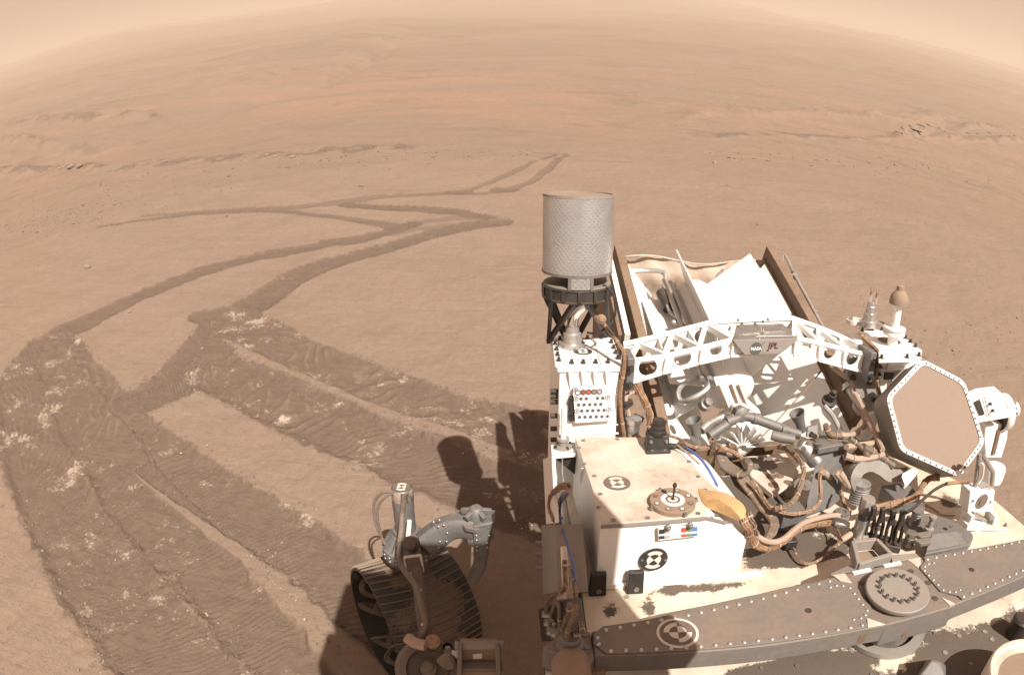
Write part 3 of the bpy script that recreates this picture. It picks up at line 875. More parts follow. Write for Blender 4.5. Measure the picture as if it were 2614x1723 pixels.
side_panel('lower_connector_plate', [('l', 45, 1370), ('l', 120, 1400), ('l', 140, 1568), ('l', 45, 1568)], .10, .04, 'dark', .002)
for u, v in ((60, 1180), (75, 1235), (95, 1290), (130, 1300)):
    c = P('l', u, v, x=.10)
    MB().cyl(c + V((.01, 0, 0)), c + V((-.012, 0, .004)), .013, .011, 12).build('connector', 'silver', cp)
def side_cable(pts, r, mat, ties=0, strands=0, x=.10):
    return cable('cable', [('l', u, v, x, 'x') for u, v in pts], r, mat, rover, ties, strands=strands)
side_cable([(60, 1175), (72, 1110), (110, 1050), (160, 1035), (185, 990), (182, 900), (178, 830)], .008, 'harness', 5, 3)
side_cable([(85, 1250), (100, 1160), (130, 1100), (150, 1150), (150, 1230), (150, 1300), (120, 1340)], .0085, 'sleeve', 4)
side_cable([(100, 1330), (115, 1240), (95, 1210)], .0075, 'sleeve', 1)
side_cable([(165, 1310), (180, 1230), (205, 1175), (215, 1110)], .0085, 'sleeve', 3)
side_cable([(190, 1330), (205, 1260), (240, 1190), (255, 1120)], .0075, 'harness', 2)
side_cable([(262, 1320), (240, 1150), (210, 960), (190, 800), (160, 680), (132, 560), (135, 480), (170, 420), (210, 380)], .012, 'hose', 6, x=.125)
side_cable([(250, 960), (232, 850), (200, 740), (165, 620), (148, 530), (160, 450), (195, 400)], .0045, 'blue', 0, x=.12)
side_cable([(205, 350), (150, 360), (105, 400), (85, 450), (90, 510), (115, 570)], .011, 'kapton', 3, 6, x=.10)
side_cable([(300, 1300), (270, 1180), (245, 1000), (225, 870)], .008, 'harness', 6, 3, x=.13)
side_cable([(165, 170), (165, 260), (170, 330), (150, 380)], .0022, 'silver', 0, x=.13)

# short whip antenna on a bracket over the left edge
wa = MB().prism([P('c', 235, 1050, z=1.27), P('c', 400, 1040, z=1.27), P('c', 470, 1130, z=1.27), P('c', 245, 1150, z=1.27)], (0, 0, -.012))
wbase = wa.build('whip_antenna', 'white', rover, bevel=.002)
c0 = P('c', 345, 1075, z=1.27); c1 = P('c', 358, 712, y=c0.y)
MB().lathe(c0, UP, [(.026, 0), (.026, .006), (.014, .008), (.014, .022), (.018, .024), (.018, .03)], 20).build('antenna_foot', 'light_grey', wbase)
MB().cyl(c0 + UP * .02, V((c0.x, c0.y, c1.z)), .0085, .0085, 14).build('antenna_rod', 'white', wbase)
for a in range(4):
    t = a * math.pi / 2 + .5
    inst('bolt', darkbolt_me, c0 + V((math.cos(t) * .024, math.sin(t) * .022, .004)), UP, wbase, scale=.7)
MB().prism([P('c', 245, 1152, z=1.258), P('c', 470, 1140, z=1.258), P('c', 465, 1330, z=1.18)], (.006, .004, 0)).build('gusset', 'dark', wbase)

# ---------------------------------------------------------------- white instrument housing with the sundial
AZ = 1.292; AY = 1.12
FL = P('w', 1533, 1340, z=AZ); FRt = P('w', 1803, 1318, z=AZ); R1 = P('w', 1836, 1258, z=AZ); TR = P('w', 1690, 1118, z=AZ); TL = P('w', 1468, 1118, z=AZ); LM = P('w', 1512, 1250, z=AZ)
FRm = P('e', 2020, 310, y=FRt.y + .012); FRc = P('e', 1850, 175, y=FRt.y + .006)
zm = FRm.z
top = [FL, FRt, R1, TR, TL, LM]
R1m = V((FRm.x + .035, R1.y + .03, zm)); TRm = V((TR.x + .15, TR.y, zm))
mid = [V((FL.x, FL.y, zm)), FRm, R1m, TRm, V((TL.x, TL.y, zm)), V((LM.x, LM.y, zm))]
bot = [V((p.x, p.y, DZ + .001)) for p in mid]
b = MB(); v = top + mid + bot
fs = [(0, 1, 2, 3, 4, 5), tuple(range(17, 11, -1))]
for k in range(2):
    for i in range(6):
        j = (i + 1) % 6; fs.append((k * 6 + i, k * 6 + j, (k + 1) * 6 + j, (k + 1) * 6 + i))
b.add(v, fs)
hous = b.build('instrument_housing', 'white_clean', rover, smooth=20, bevel=.0025)
lid = MB().prism([p + V((0, 0, .0005)) for p in top], (0, 0, .0035)).build('lid', 'white_top', hous, bevel=.001)
# hem strips along the lid's front edge
MB().beam(FL + V((0, -.004, -.002)), FRt + V((0, -.004, -.002)), .005, .007).build('hem_strip', 'light_grey', hous)
MB().beam(FRt + V((0, -.003, -.002)), FRc + V((.0, -.004, 0)), .004, .006).build('hem_strip', 'light_grey', hous)
for r_, u, v in (('c', 530, 1015), ('c', 840, 1002), ('c', 493, 1080), ('c', 540, 1225), ('c', 630, 1335), ('c', 685, 1500), ('c', 1490, 1205), ('c', 1575, 1342),
                 ('e', 665, 45), ('e', 805, 160), ('e', 1115, 138), ('e', 1573, 98), ('e', 1742, 118), ('c', 1640, 1462)):
    inst('screw', screw_me, P(r_, u, v, z=AZ + .004), UP, lid)
for u, v in ((718, 1316), (800, 1306), (883, 1306), (962, 1302), (1040, 1296), (1118, 1290), (1195, 1285), (1272, 1280), (1352, 1275), (1300, 1205), (1378, 1388), (1365, 1345)):
    inst('rivet', rivet_me, P('c', u, v, z=AZ + .004), UP, lid, scale=.55)
# base flange and two black corner brackets
MB().box(((FL.x + FRm.x) / 2 + .03, FL.y - .003, DZ + .007), (FRm.x - FL.x + .05, .010, .014)).build('base_flange', 'white_clean', hous, bevel=.002)
for u, v, w, h in ((680, 830, 100, 140), (1025, 800, 100, 145)):
    c = P('e', u, v + 40, z=DZ + .02); c.y = FL.y - .018
    br = MB().hexa([c + V((-.020, -.014, -.018)), c + V((.020, -.014, -.018)), c + V((.020, .010, -.018)), c + V((-.020, .010, -.018))],
                   [c + V((-.018, -.004, .042)), c + V((.018, -.004, .042)), c + V((.018, .010, .042)), c + V((-.018, .010, .042))]).build('corner_bracket', 'black', rover, bevel=.0015)
    for dx in (-.008, .008):
        for dz in (.014, .028):
            inst('rivet', rivet_me, c + V((dx, -.0115 + .011 * (dz + .018) / .06, dz)), (0, -1, .15), br, scale=.9)
    inst('screw', screw_me, c + V((.002, -.0125, -.004)), (0, -1, .15), br, scale=1.1)
# flap sticking out of the left side
MB().prism([P('c', 500, 1480, z=1.17), P('c', 505, 1265, z=1.285), P('c', 578, 1275, z=1.288)], (.008, .006, 0)).build('side_flap', 'white', hous)

fiducial('target_disc', P('c', 837, 1400, z=AZ + .004), UP, (1, .05, 0), .034, lid, 'mark_dusty', 'mark_pale')
fc = P('e', 1168, 505, y=FL.y + .004)
fiducial('target_disc', fc + V((0, -.004, 0)), (0.03, -1, 0), (1, .03, -.05), .0345, hous, 'mark_dark', 'mark_pale')
for s in (-1, 1): inst('screw', screw_me, fc + V((s * .029, -.0065, -.002 * s)), (0, -1, 0), hous, scale=.6)

# sundial calibration target
dc = P('w', 1717.5, 1275, z=AZ + .017)
dial = MB().lathe(dc - UP * .0125, UP, [(.056, 0), (.056, .0105), (.0545, .0125), (.0001, .0125)], 48).build('sundial', 'tan', lid)
MB().ring(dc + UP * .0002, UP, .0275, .0295, .0006, 40).build('ring', 'mark_pale', dial)
MB().ring(dc + UP * .0004, UP, .0185, .0268, .0010, 40).build('ring', 'white_clean', dial)
MB().ring(dc + UP * .0004, UP, .0125, .0185, .0010, 40).build('ring', 'mark_dusty', dial)
MB().ring(dc + UP * .0004, UP, .004, .0125, .0010, 40).build('ring', 'mark_pale', dial)
MB().lathe(dc, UP, [(.0045, 0), (.0045, .003), (.0027, .004), (.0024, .034), (.0040, .0355), (.0054, .039), (.0054, .0425), (.0036, .0462), (.0005, .0475)], 16).build('gnomon', 'black', dial)
for k in range(8):
    t = k * math.pi / 4 + .3; c = dc + V((math.cos(t) * .0435, math.sin(t) * .0435, .0002))
    ch = MB().cyl(c, c + UP * .0008, .0075, n=20).build('colour_patch', 'mark_dusty', dial)
    MB().cyl(c + UP * .0009, c + UP * .0014, .0042, n=16).build('patch_centre', ('white_clean', 'chip_grey', 'tan', 'chip_rust', 'mark_pale', 'chip_grey', 'white_clean', 'tan')[k], ch)
for t in (3.5, 5.0, .05, 1.9):
    inst('bolt', bolt_me, dc + V((math.cos(t) * .059, math.sin(t) * .059, -.009)), UP, dial)

# colour chip bars on the front face
cb = MB()
q = [P('e', *p, y=FL.y - .006) for p in ((1210, 232), (1578, 208), (1590, 300), (1215, 345))]
cbar = cb.prism(q, (0, .006, 0)).build('colour_target', 'white_clean', hous, bevel=.001)
cols = ('chip_black', 'chip_grey', 'white_clean', 'white_clean', 'chip_red', 'chip_green', 'chip_blue')
for row, (va, vb, vc, vd) in enumerate(((245, 285, 218, 256), (304, 332, 276, 298))):
    for k in range(7):
        u0, u1 = 1220 + k * 50.5, 1220 + k * 50.5 + 47
        fa, fb = k / 7, (k + .93) / 7
        q = [P('e', u0, va + (vc - va) * fa, y=FL.y - .007), P('e', u1, va + (vc - va) * fb, y=FL.y - .007), P('e', u1, vb + (vd - vb) * fb, y=FL.y - .007), P('e', u0, vb + (vd - vb) * fa, y=FL.y - .007)]
        MB().prism(q, (0, .001, 0)).build('colour_chip', cols[k], cbar, smooth=0)
for u, v in ((1298, 222), (1500, 202)):
    c = P('e', u, v, y=FL.y - .006)
    MB().lathe(c, (0, -1, .25), [(.0075, 0), (.0075, .006), (.005, .008), (.004, .013), (.0005, .014)], 14).build('bolt', 'steel', cbar)

# black camera on the housing's back edge
cc = P('c', 1195, 1085, z=AZ + .005)
cam_b = MB().hexa([cc + V(p) for p in ((-.034, -.022, 0), (.034, -.022, 0), (.030, .03, 0), (-.030, .03, 0))],
                  [cc + V(p) for p in ((-.030, -.012, .045), (.030, -.012, .045), (.026, .026, .05), (-.026, .026, .05))]).build('sky_camera', 'black', rover, bevel=.003)
MB().lathe(cc + V((0, .004, .046)), UP, [(.024, 0), (.024, .010), (.021, .012), (.021, .024), (.017, .026), (.017, .042), (.013, .044), (.0005, .044)], 24).build('lens_turret', 'black', cam_b)
for s in (-1, 1): inst('bolt', bolt_me, cc + V((s * .022, -.016, .030)), (0, -1, .2), cam_b, scale=.9)
MB().box(cc + V((0, -.026, .004)), (.068, .012, .008)).build('mounting_foot', 'dark', cam_b, bevel=.001)
for s in (-1, 1): inst('screw', screw_me, cc + V((s * .018, -.027, .0085)), UP, cam_b, scale=.8)

# ---------------------------------------------------------------- left tower with the calibration board
BZ = 1.50; BY = P('c', 285, 350, z=BZ).y
tp = [P('c', *p, z=BZ) for p in ((245, 78), (770, 72), (805, 90), (885, 325), (880, 345), (300, 352), (275, 335))]
b = MB().prism(tp, (0, 0, -.014))
tower_top = None
xa, xb = tp[5].x + .006, tp[4].x - .004; yf = BY + .004; yb = tp[0].y
tower = MB().hexa([(xa, yf, .95), (xb, yf, .95), (xb + .02, yb, .95), (xa - .01, yb, .95)], [(xa, yf, BZ - .014), (xb, yf, BZ - .014), (xb + .02, yb, BZ - .014), (xa - .01, yb, BZ - .014)]).build('equipment_tower', 'white_clean', rover, bevel=.002)
tpl = b.build('top_plate', 'white_clean', tower, bevel=.002)
for u, v in ((275, 140), (288, 190), (297, 240), (308, 290), (318, 95), (445, 90), (568, 88), (695, 85), (785, 125), (806, 175), (825, 222), (845, 270), (425, 312), (530, 312), (643, 310), (755, 306)):
    inst('bolt', darkbolt_me, P('c', u, v, z=BZ), UP, tpl, spin=u)
for (u0, v0, u1, v1) in ((395, 85, 440, 330), (620, 80, 690, 325)):
    MB().beam(P('c', u0, v0, z=BZ), P('c', u1, v1, z=BZ), .0018, .003).build('panel_joint', 'chip_grey', tpl)
fiducial('target_disc', P('c', 527, 205, z=BZ), UP, (1, 0, 0), .0285, tpl, 'mark_dark', 'white_clean')
# front face ribs and seams
for u in (410, 525, 635, 745):
    a, c = P('c', u, 365, y=yf), P('c', u + 8, 570, y=yf)
    MB().hexa([a + V((-.006, 0, .0)), a + V((.006, 0, 0)), c + V((.0015, 0, 0)), c + V((-.0015, 0, 0))],
              [a + V((-.006, -.018, 0)), a + V((.006, -.018, 0)), c + V((.0015, -.002, 0)), c + V((-.0015, -.002, 0))]).build('rib', 'white_clean', tower)
for v in (600, 880, 960):
    a, c = P('c', 300, v, y=yf), P('c', 860, v - 18, y=yf)
    MB().box((a + c) / 2, (abs(c.x - a.x) * .97, .006, .005)).build('face_ledge', 'white_clean', tower, bevel=.001)
for u0, v0, v1 in ((415, 600, 850), (600, 880, 960), (455, 960, 1010), (600, 960, 1010), (700, 960, 1010)):
    a, c = P('c', u0, v0, y=yf), P('c', u0 + 4, v1, y=yf)
    MB().box((a + c) / 2, (.004, .005, abs(a.z - c.z))).build('face_stringer', 'white_clean', tower)
for v in (565, 612, 662, 788, 905, 1005):
    c = P('c', 262, v, x=xa - .004); c.x = xa - .004; c.y = yf + .05
    p2 = P('c', 245, v, y=yf + .03)
    MB().cyl(p2 + V((.02, 0, 0)), p2 + V((-.004, 0, 0)), .0075, n=10).build('side_bolt', 'dark', tower)

# calibration board: five coloured discs over rows of dark samples
qb = [P('c', *p, y=yf - .022) for p in ((437, 540), (775, 518), (785, 832), (457, 856))]
nb = (qb[1] - qb[0]).cross(qb[3] - qb[0]).normalized()
if nb.y > 0: nb = -nb
board = MB().prism(qb, (0, .014, 0)).build('calibration_board', 'white_clean', tower, bevel=.0015)
def bpt(u, v): return P('c', u, v, y=yf - .0222)
for (u, v), m1 in zip(((480, 577), (530, 574), (579, 571), (629, 570), (678, 568)), ('white_clean', 'chip_rust', 'chip_red', 'tan', 'chip_grey')):
    d = MB().lathe(bpt(u, v), (0, -1, 0), [(.0088, 0), (.0088, .001), (.0001, .001)], 20).build('sample_disc', 'mark_dusty', board)
    MB().lathe(bpt(u, v) + V((0, -.0012, 0)), (0, -1, 0), [(.0052, 0), (.0052, .0006), (.0001, .0006)], 16).build('sample', m1, d)
dot_me = MB().lathe((0, 0, 0), (0, 0, 1), [(.0052, 0), (.0052, .0009), (.0001, .0009)], 14).mesh('sample_dot', 'print_grey')
for v, us in ((630, (510, 558, 660, 708)), (685, (488, 538, 590, 640, 690)), (740, (517, 568, 618, 669, 720)), (797, (496, 547, 597, 649, 700, 750))):
    for u in us: inst('sample_dot', dot_me, bpt(u, v - (u - 600) * .03), (0, -1, 0), board)
for u, v in ((465, 632), (752, 622), (473, 745), (763, 733), (457, 548)):
    MB().ring(bpt(u, v), (0, -1, 0), .0055, .0075, .001, 18).build('screw_ring', 'print_grey', board)
    inst('screw', screw_me, bpt(u, v), (0, -1, 0), board, scale=.5)
for v in (640, 700, 760, 800):
    c = P('c', 425, v, y=yf - .006)
    MB().cyl(c + V((0, .004, 0)), c + V((0, -.008, 0)), .011, n=10).build('standoff', 'black', board)

# ---------------------------------------------------------------- silver can antenna on its struts
CYN = 1.76
cl, cr = P('w', 1384, 600, y=CYN), P('w', 1566, 600, y=CYN)
rc = (cr.x - cl.x) / 2 * .985; ccx = (cl.x + cr.x) / 2
zt = P('w', 1475, 503, y=CYN - rc).z; zb = P('w', 1475, 708, y=CYN - rc).z; zr = P('w', 1475, 743, y=CYN - rc).z
AX = V((ccx, CYN, 0))
uhf = MB().lathe(AX + V((0, 0, zb)), UP, [(rc, 0), (rc, (zt - zb) * .5), (rc, zt - zb), (rc - .003, zt - zb), (rc - .003, .0), (rc, 0)], 72, caps=False).build('can_antenna', 'foil', rover)
MB().lathe(AX + V((0, 0, zt)), UP, [(rc + .0012, -.006), (rc + .0012, .0015), (rc - .004, .0015), (rc - .004, -.006), (rc + .0012, -.006)], 72, caps=False).build('top_hem', 'light_grey', uhf)
MB().lathe(AX + V((0, 0, zt)), UP, [(rc - .004, -.002), (rc * .5, -.004), (.001, -.005)], 48, caps=False).build('dusty_lid', 'tan', uhf)
MB().lathe(AX + V((0, 0, zb)), UP, [(rc + .0012, -.004), (rc + .0012, .004), (rc - .004, .004), (rc - .004, -.004), (rc + .0012, -.004)], 72, caps=False).build('bottom_hem', 'grey', uhf)
# front foil tab and frame posts between the hem and the ring
for a0, a1, nm in ((-1.86, -1.28, 'foil_tab'), (1.3, 1.8, 'foil_tab')):
    s_, e_ = a0 / (2 * math.pi), (a1 - a0) / (2 * math.pi)
    u_, w_, _ = frame(UP)
    off = math.atan2(u_.y, u_.x)
    MB().lathe(AX + V((0, 0, zr + .002)), UP, [(rc, 0), (rc, zb - zr), (rc - .003, zb - zr), (rc - .003, 0)], 12, False, e_, s_ - off / (2 * math.pi)).build(nm, 'foil', uhf)
    for a in (a0 - .02, a1 + .02):
        c = AX + V((math.cos(a) * rc, math.sin(a) * rc, 0))
        MB().beam(c + V((0, 0, zr)), c + V((0, 0, zb)), .009, .004, (math.cos(a), math.sin(a), 0)).build('tab_edge', 'grey', uhf)
for a in (-2.7, -.45, .5, 2.4, -1.0 + math.pi):
    c = AX + V((math.cos(a) * (rc - .004), math.sin(a) * (rc - .004), 0))
    MB().beam(c + V((0, 0, zr)), c + V((0, 0, zb)), .006, .006).build('frame_post', 'light_grey', uhf)
MB().cyl(AX + V((0, 0, zr)), AX + V((0, 0, zr + .004)), rc * .97, n=48).build('base_disc', 'light_grey', uhf)
for a, d in ((-2.3, .05), (-.8, .06), (.6, .05), (2.0, .06), (-1.4, .03)):
    c = AX + V((math.cos(a) * d, math.sin(a) * d, zr + .004))
    MB().cyl(c, c + UP * .022, .012, .010, 12).build('inner_stud', 'dark', uhf)
rh = zr - P('w', 1475, 772, y=CYN - rc).z
ringb = MB().lathe(AX + V((0, 0, zr - .001)), UP, [(rc * .99, 0), (rc * 1.0, -.004), (rc * .97, -.006), (rc * .97, -.034), (rc * 1.0, -.036), (rc * 1.0, -.040), (rc * .88, -.040), (rc * .88, 0), (rc * .99, 0)], 64, caps=False).build('support_ring', 'dark', uhf)
for k in range(14):
    a = 2 * math.pi * k / 14 + .2; c = AX + V((math.cos(a) * rc * .98, math.sin(a) * rc * .98, zr - .020))
    MB().box(c, (.010, .010, .030), Matrix.Rotation(a, 3, 'Z')).build('ring_rib', 'dark', ringb)
zs = zr - .038
foot = {'l': V((tp[0].x - .012, tp[0].y - .01, BZ - .01)), 'm': V((tp[0].x + .03, tp[0].y - .02, BZ)), 'r': V((tp[1].x + .0, tp[1].y + .02, BZ - .01)), 'b': V((ccx, CYN + .13, BZ - .05))}
for a, f_ in ((-2.55, 'l'), (-1.75, 'l'), (-1.35, 'r'), (-.55, 'r'), (2.6, 'b'), (.5, 'b'), (-2.9, 'b')):
    c = AX + V((math.cos(a) * rc * .92, math.sin(a) * rc * .92, zs))
    MB().beam(c, foot[f_], .012, .016).build('strut', 'dark', uhf, bevel=.001)
mo = AX + V((-.01, .0, 0))
MB().lathe(V((mo.x, mo.y, BZ - .002)), UP, [(.040, 0), (.040, .016), (.030, .018), (.028, .045), (.022, .05), (.020, .07), (.0005, .072)], 32).build('antenna_base', 'silver', uhf)
MB().tube([V((mo.x, mo.y, BZ + .06)), V((mo.x + .004, mo.y, BZ + .10)), V((mo.x + .03, mo.y - .01, BZ + .135)), V((mo.x + .05, mo.y, zs - .01))], .017, 14).build('waveguide', 'chrome', uhf)
MB().tube([AX + V((.07, -.06, zr + .01)), AX + V((.10, -.07, zr - .02)), AX + V((.105, -.07, zr - .09)), AX + V((.06, -.08, zr - .13)), AX + V((.03, -.05, zr - .14))], .0035, 8).build('coax_lead', 'black', uhf)

# harness down the tower's right edge
cable('cable_harness', [('a', 640, 1240, CYN - .06, 'y'), ('a', 700, 1290, CYN - .08, 'y'), ('a', 790, 1400, BY + .06, 'y'), ('c', 850, 130, BY + .02, 'y'), ('c', 905, 230, BY - .008, 'y'), ('c', 893, 420, BY - .012, 'y'),
                        ('c', 868, 560, BY - .012, 'y'), ('c', 876, 760, BY - .012, 'y'), ('c', 905, 990, BY - .012, 'y')], .0085, 'kapton', rover, 7, strands=5)
cable('cable', [('a', 745, 1330, BY + .07, 'y'), ('a', 830, 1440, BY + .04, 'y'), ('c', 880, 150, BY + .01, 'y'), ('c', 925, 270, BY - .004, 'y'), ('c', 915, 460, BY - .006, 'y'), ('c', 895, 620, BY - .006, 'y'), ('c', 905, 800, BY - .006, 'y'), ('c', 925, 985, BY - .006, 'y')], .006, 'black', rover)
cable('cable_harness', [('c', 925, 495, BY + .10, 'y'), ('c', 990, 520, BY + .05, 'y'), ('c', 1060, 600, BY, 'y'), ('c', 1110, 700, BY - .01, 'y'), ('c', 1140, 800, BY - .02, 'y'), ('c', 1145, 880, BY - .025, 'y'), ('c', 1130, 965, BY - .03, 'y')], .017, 'kapton', rover, 3, strands=8)
fr = MB().lathe(P('a', 690, 1265, y=CYN - .085), (0, -1, .3), [(.002, 0), (.012, .004), (.015, .012), (.006, .02)], 9).build('cable_clump', 'kapton', rover)
# ---------------------------------------------------------------- arched lattice bridge
TY = 1.62
ftop = [(150, 1000), (500, 972), (815, 898), (1105, 825), (1400, 808), (1665, 806), (1890, 852), (2115, 908), (2335, 962)]
# straighten the measured front edges
ftop[0] = (180, 1015); ftop[1] = (495, 975)
fbot = [(165, 1200), (470, 1108), (800, 1018), (1085, 952), (1400, 942), (1655, 945), (1880, 990), (2100, 1048), (2275, 1094)]
btop = [(115, 858), (430, 785), (700, 712), (940, 652), (1330, 632), (1650, 622), (1870, 700), (2090, 790), (2330, 908)]
FT = [P('h', *p, y=TY) for p in ftop]; FB = [P('h', *p, y=TY) for p in fbot]
BT = [P('h', *p, y=TY + .13) for p in btop]
bridge = MB().tube([p + V((0, .006, 0)) for p in FT], .0105, 4, smooth=False).build('lattice_bridge', 'white_clean', rover, smooth=0, label='white arched lattice bridge with round lightening holes')
MB().tube(BT, .0110, 4, smooth=False).build('back_chord', 'white_clean', bridge, smooth=0)
holes = {0: (335, 1062, .0275), 1: (650, 975, .0265), 2: (955, 898, .019), 5: (1775, 873, .019), 6: (1990, 925, .022), 7: (2195, 978, .024)}
for i in range(8):
    q = [FB[i], FB[i + 1], FT[i + 1], FT[i]]
    if i in holes:
        u, v, r = holes[i]
        MB().plate_hole(q, P('h', u, v, y=TY), r, (0, .006, 0), 32).build('web_panel', 'white_clean', bridge)
    else:
        MB().prism(q, (0, .006, 0)).build('web_panel', 'white_clean', bridge)
    qb = [V((p.x, BT[k].y, p.z)) for p, k in ((FB[i], i), (FB[i + 1], i + 1))]
    qb = [qb[0] + V((BT[i].x - FT[i].x, 0, 0)), qb[1] + V((BT[i + 1].x - FT[i + 1].x, 0, 0)), BT[i + 1], BT[i]]
    cbk = sum(qb, V()) / 4
    MB().plate_hole(qb, cbk, .020, (0, -.005, 0), 32).build('back_web_panel', 'white_clean', bridge)
    # lower flange
    MB().beam(FB[i] + V((0, .0, 0)), FB[i + 1], .014, .008, (0, 0, 1)).build('flange', 'white_clean', bridge)
    MB().beam(qb[0], qb[1], .014, .008).build('flange', 'white_clean', bridge)
for i in range(9):
    if i == 4: continue
    MB().beam(FT[i] + V((0, -.006, 0)), FB[i] + V((0, -.006, 0)), .005, .012, (0, 1, 0)).build('stiffener', 'white_clean', bridge)
    back = V((BT[i].x + FB[i].x - FT[i].x, BT[i].y, FB[i].z))
    MB().add([FT[i] + V((-.002, 0, 0)), BT[i] + V((-.002, 0, 0)), back + V((-.002, 0, 0)), FB[i] + V((-.002, 0, 0)), FT[i] + V((.002, 0, 0)), BT[i] + V((.002, 0, 0)), back + V((.002, 0, 0)), FB[i] + V((.002, 0, 0))],
             [(0, 1, 2, 3), (7, 6, 5, 4), (0, 4, 5, 1), (1, 5, 6, 2), (2, 6, 7, 3), (3, 7, 4, 0)]).build('bulkhead', 'white_clean', bridge)
for fu, fv, bu, bv in ((170, 985, 245, 852), (485, 955, 245, 852), (485, 955, 555, 762), (800, 885, 555, 762), (800, 885, 860, 680), (1098, 815, 860, 680), (1660, 790, 1665, 640),
                       (1888, 842, 1680, 645), (1888, 842, 1880, 712), (2105, 890, 1895, 725), (2105, 890, 2088, 795), (2325, 945, 2105, 800)):
    MB().beam(P('h', fu, fv, y=TY + .004), P('h', bu, bv, y=TY + .128), .013, .018).build('diagonal', 'white_clean', bridge)
for p, u, v in ((FT[0], 150, 1080), (FT[8], 2310, 1020)):
    c = P('h', u, v, y=TY - .002)
    MB().box(c, (.022, .09, .10)).build('end_fitting', 'grey_clean', bridge, bevel=.002)
    for dz in (-.03, .02): inst('bolt', darkbolt_me, c + V((.0, -.045, dz)), (0, -1, 0), bridge, scale=1.4)
# engraved cover on the crown, nameplate in front
cf0, cf1, cb0 = P('h', 1110, 806, y=TY - .012), P('h', 1690, 796, y=TY - .012), P('h', 1140, 672, y=TY + .085)
CN = (cf1 - cf0).cross(cb0 - cf0).normalized()
cv = [PP('h', *p, cf0, CN) for p in ((1140, 672), (1560, 660), (1695, 775), (1690, 798), (1112, 810), (1110, 790))]
cover = MB().prism(cv, -CN * .012).build('engraved_cover', 'grey_clean', bridge, bevel=.002)
eng = MB()
def cp_(u, v): return PP('h', u, v, cf0 + CN * .0012, CN)
for k in range(14):
    t = 2 * math.pi * k / 14 + .12; L = 42 + 14 * ((k * 5) % 3)
    eng.beam(cp_(1370 + math.cos(t) * 22, 752 + math.sin(t) * 16), cp_(1370 + math.cos(t) * L, 752 + math.sin(t) * L * .85), .0013, .0006, CN)
for (u0, v0, u1, v1) in ((1400, 748, 1585, 738), (1400, 756, 1590, 752), (1400, 744, 1560, 728), (1345, 748, 1195, 756), (1345, 756, 1170, 766), (1345, 752, 1215, 770), (1345, 680, 1485, 676), (1200, 752, 1215, 772)):
    eng.beam(cp_(u0, v0), cp_(u1, v1), .0011, .0006, CN)
eng = eng.build('engraving', 'print_pale', cover, smooth=0); eng['kind'] = 'stuff'
for u, v in ((1155, 695), (1550, 685), (1670, 765), (1132, 785), (1320, 678)):
    inst('screw', screw_me, PP('h', u, v, cf0, CN), CN, cover, scale=1.1)
for u, v in ((1190, 672), (1310, 668), (1380, 655), (1155, 640), (1425, 632)):
    inst('bolt', bolt_me, P('h', u, v, y=TY + .09), UP, bridge, scale=.9)
npq = [P('h', *p, y=TY - .022) for p in ((1112, 818), (1708, 800), (1655, 850), (1530, 940), (1212, 944), (1150, 870))]
npl = MB().prism(npq, (0, .004, 0)).build('nameplate', 'light_grey', bridge, bevel=.001)
def flat_text(s, c, size, mat, parent, name='lettering', shear=0.0, bold=.0):
    cu = bpy.data.curves.new(name, 'FONT'); cu.body = s; cu.size = size; cu.align_x = 'CENTER'; cu.align_y = 'CENTER'
    cu.shear = shear; cu.offset = bold; cu.extrude = .0003
    t = bpy.data.objects.new('t', cu); COL.objects.link(t)
    me = bpy.data.meshes.new_from_object(t.evaluated_get(bpy.context.evaluated_depsgraph_get()))
    bpy.data.objects.remove(t); bpy.data.curves.remove(cu)
    me.name = name; me.materials.clear(); me.materials.append(M[mat])
    o = link(bpy.data.objects.new(name, me), parent)
    o.matrix_basis = Matrix.Translation(V(c)) @ Matrix.Rotation(R(-1.5), 4, 'Y') @ Matrix.Rotation(R(90), 4, 'X')
    return o
lc = P('h', 1318, 890, y=TY - .0225)
MB().lathe(lc, (0, -1, 0), [(.0195, 0), (.0195, .0008), (.0001, .0008)], 32).build('logo_disc', 'print_grey', npl)
flat_text('NASA', lc + V((0, -.0016, 0)), .0140, 'white_clean', npl, bold=.0004)
sw = MB()
sw.tube([lc + V((.008, -.0012, .008)), lc + V((.016, -.0012, .012)), lc + V((.026, -.0012, .020))], .0009, 6)
sw.build('logo_swoosh', 'print_grey', npl)
jc = P('h', 1472, 868, y=TY - .0225)
flat_text('JPL', jc, .027, 'jpl_red', npl, shear=.15, bold=.0009)
for v, L in ((893, .060), (908, .056)):
    c = P('h', 1468, v, y=TY - .0224); MB().box(c, (L, .0006, .0012)).build('print_line', 'chip_grey', npl)

# ---------------------------------------------------------------- power source in its open cradle
ra = V((.70, 2.26, 1.535)); rf = V((.70, 1.72, 1.36)); axd = (ra - rf).normalized()
rperp = V((1, 0, 0)); rup = rperp.cross(axd).normalized()
gen = MB().lathe(rf, axd, [(.055, -.02), (.082, 0), (.082, .10), (.086, .105), (.086, .115), (.082, .12), (.082, .52), (.088, .525), (.088, .545), (.070, .56), (.001, .565)], 40).build('power_generator', 'white_clean', rover)
for ang, L, e0, e1 in ((42, .215, .0, .56), (112, .145, .02, .56), (0, .17, .02, .54), (180, .12, .02, .54), (225, .16, .02, .5), (-45, .18, .0, .52)):
    t = R(ang); e = rperp * math.cos(t) + rup * math.sin(t); n = axd.cross(e)
    a, c = rf + axd * e0, rf + axd * e1
    q = [a + e * .075, c + e * .075, c + e * (.08 + L) - axd * .0, a + axd * .02 + e * (.08 + L * .97)]
    MB().prism([p - n * .0022 for p in q], n * .0044).build('fin', 'white_clean', gen, bevel=.0008)
